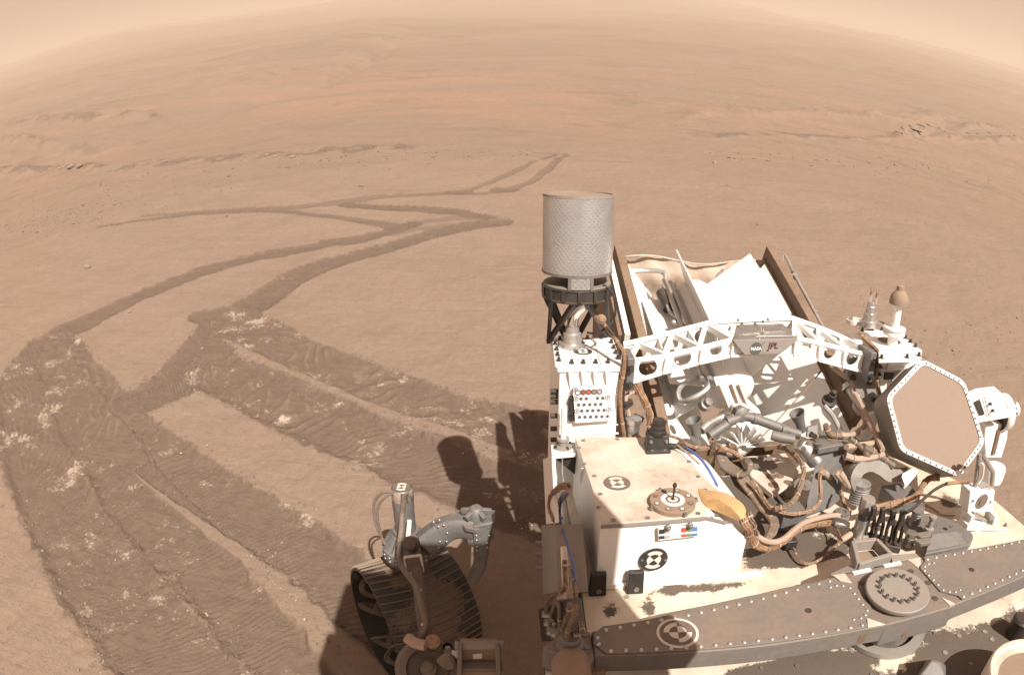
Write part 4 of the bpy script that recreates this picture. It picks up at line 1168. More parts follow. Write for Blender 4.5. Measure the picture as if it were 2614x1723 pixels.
# twin coolant lines and clamps on the left flank of the generator
for off, r in ((0, .011), (.028, .008), (-.02, .007)):
    pts = [rf + axd * s + rup * (.055 + off * .3) - rperp * (.085 + off) for s in (-.02, .15, .32, .5, .58)]
    MB().tube(pts, r, 10).build('coolant_line', 'silver', gen)
cable('coolant_line', [('h', 820, 1000, 1.80, 'y'), ('h', 850, 1130, 1.74, 'y'), ('h', 760, 1160, 1.72, 'y'), ('h', 650, 1220, 1.72, 'y'), ('h', 610, 1300, 1.70, 'y'), ('h', 640, 1370, 1.68, 'y'), ('h', 720, 1350, 1.66, 'y'), ('h', 860, 1270, 1.66, 'y'), ('h', 900, 1200, 1.68, 'y')], .011, 'silver', gen)
cable('coolant_line', [('h', 480, 430, 2.15, 'y'), ('h', 540, 560, 2.08, 'y'), ('h', 600, 600, 2.06, 'y'), ('h', 690, 605, 2.05, 'y'), ('h', 710, 650, 2.02, 'y'), ('h', 640, 680, 2.0, 'y'), ('h', 560, 640, 2.0, 'y')], .009, 'silver', gen)
MB().cyl(P('h', 455, 380, y=2.2), P('h', 530, 520, y=2.12), .022, .026, 14).build('line_coupling', 'dark', gen)
c = P('h', 835, 1415, y=1.60)
MB().lathe(c, (.25, -.5, .6), [(.018, 0), (.018, .018), (.013, .02), (.013, .035), (.0005, .037)], 12).build('lifting_stud', 'steel', gen)
# front dome with its radial vanes, seen below the forked strut
dom = P('k', 1190, 880, y=1.62)
dome = MB().lathe(dom + V((0, .06, .0)), (0, -1, .35), [(.085, 0), (.078, .03), (.058, .048), (.02, .056), (.001, .057)], 36).build('end_dome', 'white', gen)
for k in range(9):
    t = math.pi * (k + .2) / 9
    d = V((math.cos(t), -.35, math.sin(t) * .9 - .0)).normalized()
    MB().beam(dom + d * .02 + V((0, .0, -.02)), dom + d * .086 + V((0, .01, -.02)), .004, .035, (0, -1, .4)).build('vane', 'white', dome)
# slotted bracket on the generator's nose
q = [P('k', *p, y=1.64) for p in ((955, 345), (1180, 330), (1265, 600), (1060, 620))]
nb = MB().prism(q, (0, .02, .012)).build('nose_bracket', 'white_clean', gen, bevel=.002)
for u0, v0, u1, v1 in ((985, 375, 1080, 600), (1100, 365, 1170, 560), (1165, 370, 1240, 560)):
    MB().beam(P('k', u0, v0, y=1.636), P('k', u1, v1, y=1.636), .008, .003, (0, -1, 0)).build('slot', 'bronze', nb)
MB().box(P('k', 1175, 585, y=1.625), (.045, .03, .025)).build('nose_block', 'white_clean', nb, bevel=.002)

def rail(p0, p1, name, w=.034, h=.075):
    return MB().beam(p0, p1, w, h).build(name, 'bronze', rover, bevel=.002)
LN, LF = P('h', 450, 1600, y=1.70), P('h', 55, 10, y=2.42)
lr = rail(LN, LF, 'cradle_rail')
RN, RF = P('h', 2230, 1540, y=1.62), P('h', 1425, 30, y=2.42)
rr_ = rail(RN, RF, 'cradle_rail', .040, .085)
sh = [LN + V((-.10, -.02, -.05)), LF + V((-.10, -.06, -.04)), LF + V((-.10, -.06, -.50)), LN + V((-.10, -.02, -.35))]
MB().prism(sh, (.012, 0, 0)).build('side_shield', 'bronze', lr, bevel=.002)
LF2, LN2 = P('h', 30, 60, y=2.30), P('h', 215, 830, y=1.86)
MB().beam(LN2 + V((-.03, 0, -.02)), LF2 + V((-.03, 0, -.02)), .018, .12).build('outer_plate', 'white_clean', lr)
MB().beam(LN2 + V((-.055, 0, -.03)), LF2 + V((-.055, 0, -.03)), .012, .14).build('outer_plate', 'bronze', lr)
pf = P('h', 1480, 140, y=2.36)
MB().beam(RF + (RN - RF) * .04 + V((0, -.0, .044)), RF + (RN - RF) * .16 + V((0, 0, .044)), .034, .003).build('rail_patch', 'kapton', rr_)
# inner heat-exchanger plates, white, sloping in towards the generator
def plates(p0, p1, inward, name, cuts):
    for a, c in cuts:
        s, e = p0 + (p1 - p0) * a, p0 + (p1 - p0) * c
        d = V((inward * .26, 0, -.30))
        q = [s + V((inward * .03, 0, -.02)), e + V((inward * .03, 0, -.02)), e + d, s + d]
        n = (q[1] - q[0]).cross(q[2] - q[0]).normalized()
        MB().prism(q, n * .006).build('heat_plate', 'white_clean', lr if inward > 0 else rr_, bevel=.001)
plates(LN, LF, 1, 'l', ((-.04, .30), (.31, .62), (.63, .97)))
plates(RN, RF, -1, 'r', ((-.10, .27), (.28, .60), (.61, .95)))
for p0, p1, s in ((LN, LF, 1), (RN, RF, -1)):
    MB().beam(p0 + V((s * .025, 0, -.045)), p1 + V((s * .025, 0, -.045)), .012, .06).build('inner_lip', 'bronze', lr if s > 0 else rr_)
# creased fabric across the back, with the braided line in front of it
TLc, TRc = P('h', 90, 62, y=2.46), P('h', 1420, 112, y=2.46)
nx, nzv = 40, 18; vs = []; fs = []
for j in range(nzv):
    for i in range(nx):
        s, t = i / (nx - 1), j / (nzv - 1)
        p = TLc.lerp(TRc, s) + V((0, 0, -.42 * t + .012 * math.sin(s * 9) * (1 - t) - .012 * s * math.sin(s * math.pi)))
        w = math.sin(s * 14 + t * 7) * .010 + math.sin(s * 31 - t * 13) * .005 + math.sin(t * 17 + s * 4) * .009 + .03 * math.sin(t * 3)
        vs.append(p + V((0, w, 0)))
for j in range(nzv - 1):
    for i in range(nx - 1): fs.append((j * nx + i, j * nx + i + 1, (j + 1) * nx + i + 1, (j + 1) * nx + i))
fab = MB().add(vs, fs).build('rear_blanket', 'fabric', rover, smooth=60)
MB().tube([TLc.lerp(TRc, k / 12) + V((0, -.004, .012 * math.sin(k / 12 * 9) - .012 * k / 12 * math.sin(k / 12 * math.pi) + .002)) for k in range(13)], .004, 6).build('hem', 'fabric', fab)
cable('braided_line', [('h', 140, 185, 2.40, 'y'), ('h', 300, 182, 2.40, 'y'), ('h', 440, 185, 2.38, 'y'), ('h', 490, 215, 2.36, 'y'), ('h', 490, 290, 2.32, 'y'), ('h', 465, 380, 2.24, 'y')], .013, 'silver', rover, 1)
cable('braided_line', [('h', 1380, 175, 2.38, 'y'), ('h', 1200, 175, 2.38, 'y'), ('h', 1060, 180, 2.38, 'y'), ('h', 985, 215, 2.36, 'y'), ('h', 955, 300, 2.32, 'y'), ('h', 960, 360, 2.28, 'y')], .012, 'silver', rover, 1)
MB().beam(P('h', 1395, 240, y=2.40), P('h', 1345, 420, y=2.36), .02, .02).build('blanket_post', 'bronze', fab)
MB().beam(P('h', 1450, 270, y=2.40), P('h', 1400, 430, y=2.36), .012, .012).build('blanket_post', 'bronze', fab)

# tube run outside the right rail
cable('tube_run', [('h', 1568, 150, 2.40, 'y'), ('h', 1560, 70, 2.44, 'y'), ('h', 1585, 50, 2.44, 'y'), ('h', 1660, 205, 2.30, 'y'), ('h', 1760, 390, 2.18, 'y'), ('h', 1860, 575, 2.04, 'y'), ('h', 1960, 760, 1.94, 'y')], .009, 'silver', rover)
for u, v, y in ((1640, 235, 2.30), (1835, 605, 2.05)):
    c = P('h', u, v, y=y); MB().box(c, (.045, .03, .028)).build('tube_clamp', 'tan', rr_, bevel=.002)
    MB().cyl(P('h', u + 30, v - 30, y=y) + V((0, -.012, 0)), P('h', u + 30, v - 30, y=y) + V((0, .012, 0)), .014, n=12).build('clamp_collar', 'silver', rr_)
cable('tube_run', [('h', 2000, 1040, 1.76, 'y'), ('h', 2080, 1110, 1.72, 'y'), ('h', 2190, 1190, 1.66, 'y'), ('k', 2230, 440, 1.62, 'y'), ('k', 2310, 620, 1.56, 'y'), ('k', 2340, 720, 1.52, 'y'), ('k', 2290, 790, 1.50, 'y'), ('k', 2200, 830, 1.50, 'y'), ('k', 2110, 830, 1.50, 'y')], .012, 'hose', rover)
cable('tube_run', [('k', 1960, 560, 1.62, 'y'), ('k', 2030, 640, 1.60, 'y'), ('k', 2080, 730, 1.58, 'y'), ('k', 2110, 790, 1.56, 'y'), ('k', 2105, 840, 1.52, 'y')], .011, 'silver', rover)
c = P('k', 2000, 525, y=1.64)
MB().lathe(c, (0, -.5, .85), [(.026, 0), (.026, .010), (.014, .012), (.014, .04), (.009, .04), (.009, .055)], 18).build('valve', 'black', rover)
c = P('k', 2210, 380, y=1.66)
MB().lathe(c + V((0, .03, .0)), (.25, -.75, -.6), [(.022, 0), (.022, .012), (.030, .012), (.030, .020), (.017, .022), (.015, .08), (.020, .08), (.020, .10), (.007, .11)], 20).build('regulator', 'silver', rover)
MB().tube([P('k', 2270, 470, y=1.62), P('k', 2240, 560, y=1.60), P('k', 2290, 640, y=1.58)], .009, 10).build('regulator_tube', 'silver', rover)
cable('tube_run', [('d', 830, 20, 1.58, 'y'), ('d', 900, 150, 1.52, 'y'), ('d', 960, 280, 1.46, 'y'), ('d', 1030, 420, 1.42, 'y'), ('d', 1080, 530, 1.36, 'y')], .011, 'hose', rover, 2)

# forked grey strut in front of the generator
jn = P('k', 1195, 650, y=1.56)
fork = MB().lathe(jn + V((0, .02, 0)), (0, -1, .2), [(.026, 0), (.026, .03), (.020, .034), (.0005, .036)], 8).build('forked_strut', 'grey_clean', rover, bevel=.002)
for pts, r in (([jn, P('k', 1110, 700, y=1.55), P('k', 900, 840, y=1.52)], .0145), ([jn, P('k', 1300, 670, y=1.55), P('k', 1660, 800, y=1.50), P('k', 1740, 825, y=1.49)], .0145)):
    MB().tube(pts, r, 14, smooth=False).build('strut_tube', 'grey_clean', fork)
for u, v, y in ((1100, 695, 1.548), (1335, 680, 1.548), (1590, 780, 1.51)):
    c = P('k', u, v, y=y); d = V((1, -.02, -.16)) if u > 1200 else V((-1, -.05, -.3))
    d.normalize(); MB().cyl(c - d * .012, c + d * .012, .0175, n=16).build('strut_collar', 'grey_clean', fork)
for u, v, ub, vb, y in ((755, 690, 790, 830, 1.50), (1708, 625, 1760, 790, 1.50)):
    a, c = P('k', u, v, y=y), P('k', ub, vb, y=y)
    MB().lathe(c, a - c, [(.014, 0), (.015, (a - c).length * .5), (.025, (a - c).length), (.022, (a - c).length), (.012, (a - c).length * .55), (.001, (a - c).length * .5)], 24, False).build('horn_cup', 'grey_clean', fork)
MB().tube([P('k', 1480, 830, y=1.47), P('k', 1560, 850, y=1.46), P('k', 1680, 870, y=1.45)], .015, 12).build('cross_tube', 'grey_clean', fork)
MB().tube([P('k', 830, 790, y=1.58), P('k', 900, 730, y=1.60), P('k', 1000, 680, y=1.62), P('k', 1090, 655, y=1.62)], .013, 10).build('arc_tube', 'silver', fork)
MB().prism([P('k', 720, 850, y=1.49), P('k', 800, 835, y=1.49), P('k', 840, 930, y=1.49), P('k', 790, 930, y=1.49)], (0, .01, 0)).build('strut_lug', 'grey_clean', fork)
MB().prism([P('k', 1810, 760, y=1.49), P('k', 1900, 735, y=1.49), P('k', 1900, 860, y=1.47), P('k', 1800, 850, y=1.47)], (0, .008, 0)).build('strut_lug', 'grey_clean', fork)
# small fittings right of the tower
c = P('c', 975, 830, y=BY + .01)
ft = MB().prism([P('c', 940, 810, y=BY + .02), P('c', 1010, 775, y=BY + .02), P('c', 1085, 810, y=BY + .02), P('c', 1070, 850, y=BY + .02), P('c', 960, 860, y=BY + .02)], (0, .008, 0)).build('valve_plate', 'black', rover)
MB().lathe(P('c', 975, 930, y=BY + .005), (0, 0, 1), [(.022, 0), (.022, .03), (.027, .032), (.027, .045), (.018, .048)], 16).build('valve_body', 'silver', ft)
cable('tube_run', [('c', 1010, 570, BY + .02, 'y'), ('c', 950, 590, BY + .02, 'y'), ('c', 915, 630, BY + .01, 'y'), ('c', 930, 700, BY + .005, 'y'), ('c', 945, 780, BY + .005, 'y')], .009, 'hose', rover)
MB().cyl(P('c', 930, 655, y=BY), P('c', 938, 690, y=BY), .016, n=14).build('coupling', 'dark', rover)
# rear bulkhead behind the deck clutter
MB().box((.87, 1.665, 1.12), (.98, .03, .13)).build('rear_bulkhead', 'bronze', rover, bevel=.003)
# ---------------------------------------------------------------- right mount box with low-gain antenna post
CY0 = 1.63
ctop = [P('b', *p, z=1.515) for p in ((760, 790), (850, 745), (1090, 745), (1260, 815), (1440, 970), (1420, 1050), (1050, 1060), (1020, 960))]
# the box: sloped white lid over a body
cz0 = 1.515
cbx = MB().hexa([P('b', 1060, 1400, y=CY0 + .02), P('b', 1330, 1330, y=CY0 + .02), V((ctop[4].x, CY0 + .22, 1.2)), V((ctop[7].x, CY0 + .22, 1.2))],
                [P('b', 1045, 1060, y=CY0), P('b', 1425, 1050, y=CY0), V((ctop[4].x + .0, CY0 + .22, cz0 - .01)), V((ctop[7].x, CY0 + .22, cz0 - .01))]).build('antenna_mount', 'white_clean', rover, bevel=.003)
lidp = [P('b', *p, z=cz0) for p in ((870, 800), (960, 775), (1215, 815), (1440, 975), (1425, 1052), (1048, 1062), (1040, 960))]
lidc = MB().prism(lidp, (0, 0, -.012)).build('mount_lid', 'white_clean', cbx, bevel=.002)
for u, v in ((895, 800), (985, 795), (1070, 795), (1235, 838), (1285, 868), (1330, 905), (1375, 945), (1408, 1028), (1068, 1050), (1300, 1045)):
    inst('bolt', darkbolt_me, P('b', u, v, z=cz0), UP, lidc, scale=1.05)
for u, v in ((1055, 1122), (1045, 1190), (1068, 1052)):
    inst('bolt', darkbolt_me, P('b', u, v, y=CY0 - .002), (0, -1, 0), cbx, scale=1.0)
for a, c in (((1145, 1000), (1160, 1085)), ((1310, 985), (1330, 1050)), ((1080, 1085), (1430, 1050)), ((1060, 1160), (1330, 1130)), ((1130, 1085), (1120, 1180))):
    MB().beam(P('b', *a, y=CY0 - .002), P('b', *c, y=CY0 - .002), .004, .006, (0, -1, 0)).build('rib', 'white_clean', cbx)
c = P('b', 1140, 890, z=cz0)
MB().lathe(c, UP, [(.043, .0006), (.001, .0008)], 32, False).build('well', 'dark', lidc)
pb = P('b', 1165, 930, z=cz0); pt = P('b', 1205, 580, y=pb.y)
post = MB().cyl(pb + V((0, 0, -.02)), V((pb.x, pb.y, P('b', 1160, 800, y=pb.y).z)), .019, n=12).build('antenna_post', 'white_clean', rover)
zf = P('b', 1165, 800, y=pb.y).z; zt2 = P('b', 1200, 545, y=pb.y).z
MB().lathe(V((pb.x, pb.y, zf)), UP, [(.040, -.012), (.040, -.004), (.034, -.002), (.034, .004), (.040, .006), (.040, .012), (.015, .014)], 28).build('post_flange', 'white', post)
MB().cyl(V((pb.x, pb.y, zf)), V((pb.x, pb.y, zt2)), .0145, n=20).build('post_tube', 'white_clean', post)
MB().lathe(V((pb.x, pb.y, zt2 - .006)), UP, [(.022, 0), (.034, .002), (.034, .018), (.030, .032), (.018, .046), (.015, .048), (.014, .062), (.006, .066), (.0005, .067)], 28).build('antenna_cap', 'tan', post)
# stepped silver wind sensor
wb = P('b', 950, 760, z=cz0 + .01)
wy = wb.y
wind = MB().lathe(wb, UP, [(.031, 0), (.031, .022), (.026, .024), (.024, .05), (.019, .052), (.018, .075), (.0155, .078), (.0155, .092), (.0005, .093)], 28).build('stepped_sensor', 'silver', rover)
for u, v, v2 in ((975, 530, 450), (1025, 560, 470)):
    a, c2 = P('b', u - 10, v, y=wy - .01), P('b', u + 10, v2, y=wy - .01)
    MB().cyl(a, c2, .0065, .006, 12).build('sensor_pin', 'chrome', wind)
    MB().cyl(a + (c2 - a) * .7, c2 + (c2 - a) * .12, .0068, n=12).build('pin_collar', 'tan', wind)
    for du in (-10, 14):
        MB().tube([c2 + V((du * .0004, 0, 0)), P('b', u + 10 + du, v2 - 40, y=wy - .01), P('b', u + 12 + du * 1.4, v2 - 48, y=wy - .01), P('b', u + 12 + du * 1.8, v2 - 30, y=wy - .01)], .0011, 5).build('loop_wire', 'kapton', wind)
cable('sensor_wire', [('b', 965, 480, wy - .02, 'y'), ('b', 920, 530, wy - .03, 'y'), ('b', 910, 580, wy - .035, 'y'), ('b', 950, 620, wy - .035, 'y'), ('b', 970, 680, wy - .035, 'y'), ('b', 930, 745, wy - .04, 'y'), ('b', 860, 780, wy - .05, 'y')], .0016, 'kapton', rover)
MB().lathe(P('b', 830, 730, z=cz0 + .005), UP, [(.036, 0), (.036, .014), (.031, .014), (.031, .002)], 24).build('cup', 'white', cbx)
MB().lathe(P('b', 1040, 740, z=cz0 + .002), UP, [(.030, 0), (.030, .008), (.026, .008), (.026, .001)], 24).build('cup', 'light_grey', cbx)
q = [P('b', *p, y=CY0 - .004) for p in ((985, 990), (1025, 970), (1035, 1050), (1010, 1220), (900, 1165))]
fit = MB().prism(q, (0, .012, 0)).build('bridge_fitting', 'grey_clean', cbx, bevel=.002)
for u, v in ((980, 1040), (940, 1150)): inst('bolt', darkbolt_me, P('b', u, v, y=CY0 - .006), (0, -1, 0), fit, scale=1.8)
cable('cable_harness', [('b', 860, 810, CY0 + .05, 'y'), ('b', 920, 880, CY0 + .02, 'y'), ('b', 1010, 950, CY0 - .01, 'y'), ('b', 1045, 1020, CY0 - .012, 'y'), ('b', 1035, 1120, CY0 - .012, 'y'), ('b', 1025, 1220, CY0 - .012, 'y'), ('b', 1045, 1330, CY0 - .012, 'y'), ('b', 1065, 1400, CY0 - .012, 'y')], .0085, 'kapton', rover, 6, strands=4)
# tall pale panel under the mount
q = [P('b', *p, y=CY0 + .03) for p in ((780, 1000), (1050, 1230), (1070, 1420), (1120, 1568), (850, 1568), (760, 1200))]
pan = MB().prism(q, (0, .02, 0)).build('mount_panel', 'light_grey', rover, bevel=.002)
for u, v in ((808, 1220), (952, 1265), (1005, 1430)): inst('bolt', darkbolt_me, P('b', u, v, y=CY0 + .028), (0, -1, 0), pan, scale=1.3)
c = P('b', 1230, 1180, y=CY0 - .002)
MB().lathe(c + V((0, .0, -.02)), (0, -1, 0), [(.028, 0), (.028, .003), (.001, .003)], 24).build('round_port', 'light_grey', cbx)
MB().box(P('b', 1135, 1210, y=CY0 - .01), (.036, .012, .022)).build('latch_block', 'black', cbx, bevel=.001)

# ---------------------------------------------------------------- six-sided high-gain antenna
HC = V((1.30, 1.34, 1.46)); HC = P('w', 2388, 1068, y=1.34)
HN = V((-.22, -.82, .53)).normalized()
hx = [(2353, 915), (2462, 972), (2514, 1130), (2450, 1218), (2298, 1150), (2262, 1012)]
HV = [PP('w', *p, HC, HN) for p in hx]
cen = sum(HV, V()) / 6
def rounded(poly, f=.10, n=4):
    out = []
    for i, p in enumerate(poly):
        a, c = poly[i - 1], poly[(i + 1) % len(poly)]
        la, lc_ = (a - p).length, (c - p).length; d = f * min(la, lc_)
        A, C_ = p + (a - p).normalized() * d, p + (c - p).normalized() * d
        for k in range(n + 1):
            t = k / n; out.append(A * (1 - t) ** 2 + p * 2 * t * (1 - t) + C_ * t * t)
    return out
HP = rounded(HV, .14)
hga = MB().prism([p - HN * .004 for p in HP], -HN * .125).build('dish_antenna', 'light_grey', rover, bevel=.003, label='six-sided flat antenna with tan face and white bolted rim')
inner = [cen + (p - cen) * .915 for p in HP]
m_ = len(HP); rimb = MB()
vs = [p for p in HP] + inner + [p - HN * .006 for p in HP] + [p - HN * .006 for p in inner]
fs = []
for i in range(m_):
    j = (i + 1) % m_
    fs += [(i, j, m_ + j, m_ + i), (2 * m_ + i, 3 * m_ + i, 3 * m_ + j, 2 * m_ + j), (i, 2 * m_ + i, 2 * m_ + j, j), (m_ + i, m_ + j, 3 * m_ + j, 3 * m_ + i)]
rimo = rimb.add(vs, fs).build('rim', 'white_clean', hga, smooth=20)
M['hga_face'] = paint('dusty_tan_radome', (.36, .265, .205), .8, dust=.12, dust_up=.05, var=.03)
MB().prism([cen + (p - cen) * .918 - HN * .0035 for p in HP], -HN * .002).build('radome', 'hga_face', hga)
for i in range(6):
    a, c = HV[i], HV[(i + 1) % 6]; n_ = 9 if (c - a).length > .17 else 8
    for k in range(n_):
        t = (k + .9) / (n_ + .8); p = a.lerp(c, t); p = cen + (p - cen) * .957
        inst('bolt', capbolt_me, p, HN, rimo, scale=.85)
# gimbal behind: U-yoke block, drum, arm
gq = [P('b', *p, y=1.42) for p in ((1890, 1445), (2000, 1395), (2170, 1372), (2235, 1560), (2230, 1590), (1940, 1640))]
gim = MB().prism(gq, (0.02, .07, 0)).build('antenna_gimbal', 'white_clean', rover, bevel=.003)
MB().prism([P('b', *p, y=1.415) for p in ((1915, 1450), (1965, 1425), (2010, 1560), (1965, 1568))], (0, .004, 0)).build('yoke_slot', 'dark', gim)
for u, v in ((2055, 1460), (2078, 1522)): inst('bolt', darkbolt_me, P('b', u, v, y=1.416), (0, -1, 0), gim, scale=.8)
MB().beam(P('b', 2005, 1400, y=1.414), P('b', 2050, 1590, y=1.414), .002, .002).build('seam', 'dark', gim)
dcn = P('d', 2150, 190, y=1.50)
MB().lathe(dcn, (.92, -.10, .12), [(.056, -.008), (.066, 0), (.069, .008), (.069, .024), (.062, .030), (.040, .032), (.030, .034), (.028, .08), (.0005, .08)], 36).build('drum', 'white', gim)
MB().lathe(dcn, (.92, -.10, .12), [(.064, -.009), (.0005, -.009)], 30, False).build('drum_opening', 'black', gim)
for k in range(10):
    t = 2 * math.pi * k / 10
    a_ = V((.92, -.10, .12)).normalized(); u_, w_, _ = frame(a_)
    inst('bolt', bolt_me, dcn + a_ * .060 + (u_ * math.cos(t) + w_ * math.sin(t)) * .029, (u_ * math.cos(t) + w_ * math.sin(t)), gim)
aq = [P('d', *p, y=1.47) for p in ((2020, 300), (2220, 290), (2215, 420), (2160, 600), (2020, 600), (2005, 420))]
MB().prism(aq, (0, .04, 0)).build('gimbal_arm', 'white', gim, bevel=.003)
MB().beam(P('d', 2140, 340, y=1.466), P('d', 2085, 570, y=1.466), .018, .006, (0, -1, 0)).build('arm_slot', 'bronze', gim)
MB().lathe(P('d', 2080, 760, y=1.46), UP, [(.043, -.02), (.046, 0), (.046, .034), (.042, .042), (.030, .046), (.0005, .048)], 30).build('azimuth_drum', 'white', gim)
# square latch post with the round port, standing on the deck
bq = [P('j', *p, y=1.155) for p in ((1480, 990), (1725, 985), (1700, 1200), (1450, 1200))]
lt = MB().prism(bq, (0, .05, 0)).build('latch_post', 'white_clean', rover, bevel=.003)
c = P('j', 1592, 1095, y=1.154)
MB().lathe(c, (0, -1, 0), [(.0255, 0), (.0255, .0015), (.012, .0015), (.012, .004), (.0005, .004)], 28).build('port_ring', 'sleeve', lt)
for u, v in ((1505, 1090), (1680, 1100)): inst('screw', screw_me, P('j', u, v, y=1.153), (0, -1, 0), lt, scale=.8)
for a, c2 in (((1462, 1200), (1425, 1310)), ((1695, 1200), (1660, 1335))):
    MB().beam(P('j', *a, y=1.158), P('j', *c2, y=1.158), .012, .05, (0, 1, 0)).build('leg', 'white_clean', lt)
MB().beam(P('j', 1500, 1220, y=1.16), P('j', 1640, 1290, y=1.16), .010, .012, (0, 1, 0)).build('cross_brace', 'light_grey', lt)
MB().beam(P('j', 1405, 1318, y=1.150), P('j', 1680, 1345, y=1.150), .05, .020).build('foot_bar', 'white_clean', lt, bevel=.004)
MB().prism([P('j', *p, z=DZ + .012) for p in ((1350, 1300), (1420, 1300), (1700, 1345), (1860, 1320), (1850, 1355), (1700, 1370), (1400, 1350))], (0, 0, -.008)).build('foot_plate', 'white_top', lt)
for u, v in ((1828, 1338), (1385, 1282), (1688, 1310)): inst('bolt', bolt_me, P('j', u, v, z=DZ + .013), UP, lt)
for pts in ([(1520, 970), (1550, 780), (1570, 620)], [(1690, 975), (1705, 800), (1600, 620)]):
    MB().tube([P('j', *p, y=1.18) for p in pts], .008, 8, smooth=False).build('side_link', 'light_grey', lt)
cable('link_wire', [('j', 1590, 710, 1.16, 'y'), ('j', 1612, 740, 1.16, 'y'), ('j', 1600, 850, 1.16, 'y'), ('j', 1560, 920, 1.16, 'y')], .003, 'white', rover)
MB().box(P('j', 1600, 960, y=1.18), (.045, .04, .02)).build('latch_cap', 'silver', lt, bevel=.002)
cable('cable', [('j', 1460, 910, 1.16, 'y'), ('j', 1360, 905, 1.18, 'y'), ('j', 1240, 920, 1.18, 'y'), ('j', 1120, 980, 1.15, 'y'), ('j', 1000, 1080, 1.12, 'y'), ('j', 900, 1170, 1.10, 'y'), ('j', 835, 1210, 1.09, 'y')], .0075, 'black', rover)
cable('cable_sleeve', [('j', 1450, 908, 1.155, 'y'), ('j', 1360, 903, 1.172, 'y'), ('j', 1240, 918, 1.172, 'y')], .0095, 'kapton', rover)

# ---------------------------------------------------------------- crossbar over the deck
BZT = 1.20
def bp(r_, u, v, z=BZT): return P(r_, u, v, z=z)
lb = [bp('e', 605, 1168), bp('e', 1500, 958), bp('e', 2352, 768), bp('f', 560, 690), bp('f', 760, 640), bp('f', 1110, 1110), bp('f', 940, 1140), bp('f', 60, 1290), bp('e', 640, 1390)]
bar = MB().prism(lb, (0, 0, -.05)).build('differential_bar', 'grey', rover, bevel=.003, label='dusty grey crossbar with riveted cover plates and a round central pivot')
rb = [bp('f', 1425, 495), bp('f', 2600, 275), bp('f', 2600, 560), bp('f', 1780, 905), bp('f', 1700, 950)]
MB().prism(rb, (0, 0, -.05)).build('right_arm', 'grey', bar, bevel=.003)
hub = [bp('f', 700, 655), bp('f', 1310, 518), bp('f', 1430, 492), bp('f', 1745, 930), bp('f', 1700, 948), bp('f', 1110, 1112), bp('f', 930, 1000)]
MB().prism([p + V((0, 0, .001)) for p in hub], (0, 0, -.066)).build('hub_block', 'grey', bar, bevel=.003)
MB().beam(bp('e', 640, 1440, 1.175), bp('f', 60, 1330, 1.175), .004, .010).build('groove', 'grey', bar)
for tri in (((938, 1050), (1102, 1106), (945, 1132)), ((1615, 860), (1738, 918), (1692, 936)), ((625, 660), (735, 645), (800, 732), (700, 716)), ((1308, 520), (1420, 498), (1428, 560), (1400, 590))):
    MB().prism([bp('f', *p, z=BZT + .0015) for p in tri], (0, 0, .0015)).build('bare_corner', 'white_top', bar)
gl = [bp('e', *p, z=BZT + .001) for p in ((705, 1133), (625, 1200), (622, 1290), (745, 1378))] + [bp('f', *p, z=BZT + .001) for p in ((60, 1278), (880, 1150), (940, 1130), (925, 1075), (985, 990), (960, 930), (860, 800), (800, 742), (690, 720), (600, 692))]
gl = gl[:4] + gl[4:]
cvl = MB().prism(gl, (0, 0, .004)).build('cover_plate', 'grey', bar, bevel=.001)
gr = [bp('f', *p, z=BZT + .001) for p in ((1490, 492), (1450, 505), (1462, 540), (1420, 580), (1420, 610), (1600, 812), (1760, 850), (1800, 885), (1830, 880), (2600, 545), (2600, 290))]
cvr = MB().prism(gr, (0, 0, .004)).build('cover_plate', 'grey', bar, bevel=.001)
RV = [('e', 780, 1347), ('e', 918, 1341), ('e', 1058, 1337), ('e', 1196, 1331), ('e', 1330, 1323), ('e', 1466, 1314), ('e', 1600, 1304), ('e', 1735, 1293), ('e', 1865, 1280), ('e', 1995, 1268), ('e', 2121, 1253), ('e', 2247, 1240),
      ('e', 735, 1157), ('e', 862, 1135), ('e', 990, 1114), ('e', 1117, 1092), ('e', 1240, 1069), ('e', 1363, 1046), ('e', 1484, 1022), ('e', 1602, 997), ('e', 1718, 972), ('e', 1833, 947), ('e', 1945, 922), ('e', 2057, 895), ('e', 2165, 870), ('e', 2271, 843),
      ('f', 95, 843), ('f', 200, 816), ('f', 302, 790), ('f', 401, 764), ('f', 499, 737), ('f', 598, 712), ('f', 75, 1238), ('f', 198, 1223), ('f', 319, 1206), ('f', 440, 1190), ('f', 557, 1172), ('f', 672, 1153), ('f', 787, 1135), ('f', 895, 1111),
      ('e', 658, 1227), ('e', 668, 1285)]
RS = [(605, 768), (660, 752), (720, 754), (783, 774), (823, 825), (860, 873), (899, 923), (939, 977), (922, 1019), (881, 1047), (818, 1058)]
for r_, u, v in RV: inst('rivet', rivet_me, bp(r_, u, v, BZT + .005), UP, cvl, scale=1.12)
for u, v in RS: inst('rivet', rivet_me, bp('f', u, v, BZT + .005), UP, cvl, scale=.95)
RR = [(1487, 515), (1566, 497), (1648, 482), (1729, 469), (1808, 456), (1886, 442), (1961, 428), (2035, 414), (2108, 400), (2180, 385), (2248, 372), (2316, 357), (1815, 853), (1890, 824), (1961, 794), (2032, 763), (2099, 732), (2165, 702), (2229, 672), (2290, 643), (2350, 615)]
RE = [(1498, 555), (1545, 547), (1463, 578), (1460, 617), (1497, 660), (1540, 703), (1582, 745), (1629, 792), (1687, 810), (1741, 809), (1784, 791)]
for u, v in RR: inst('rivet', rivet_me, bp('f', u, v, BZT + .005), UP, cvr, scale=1.12)
for u, v in RE: inst('rivet', rivet_me, bp('f', u, v, BZT + .005), UP, cvr, scale=.95)
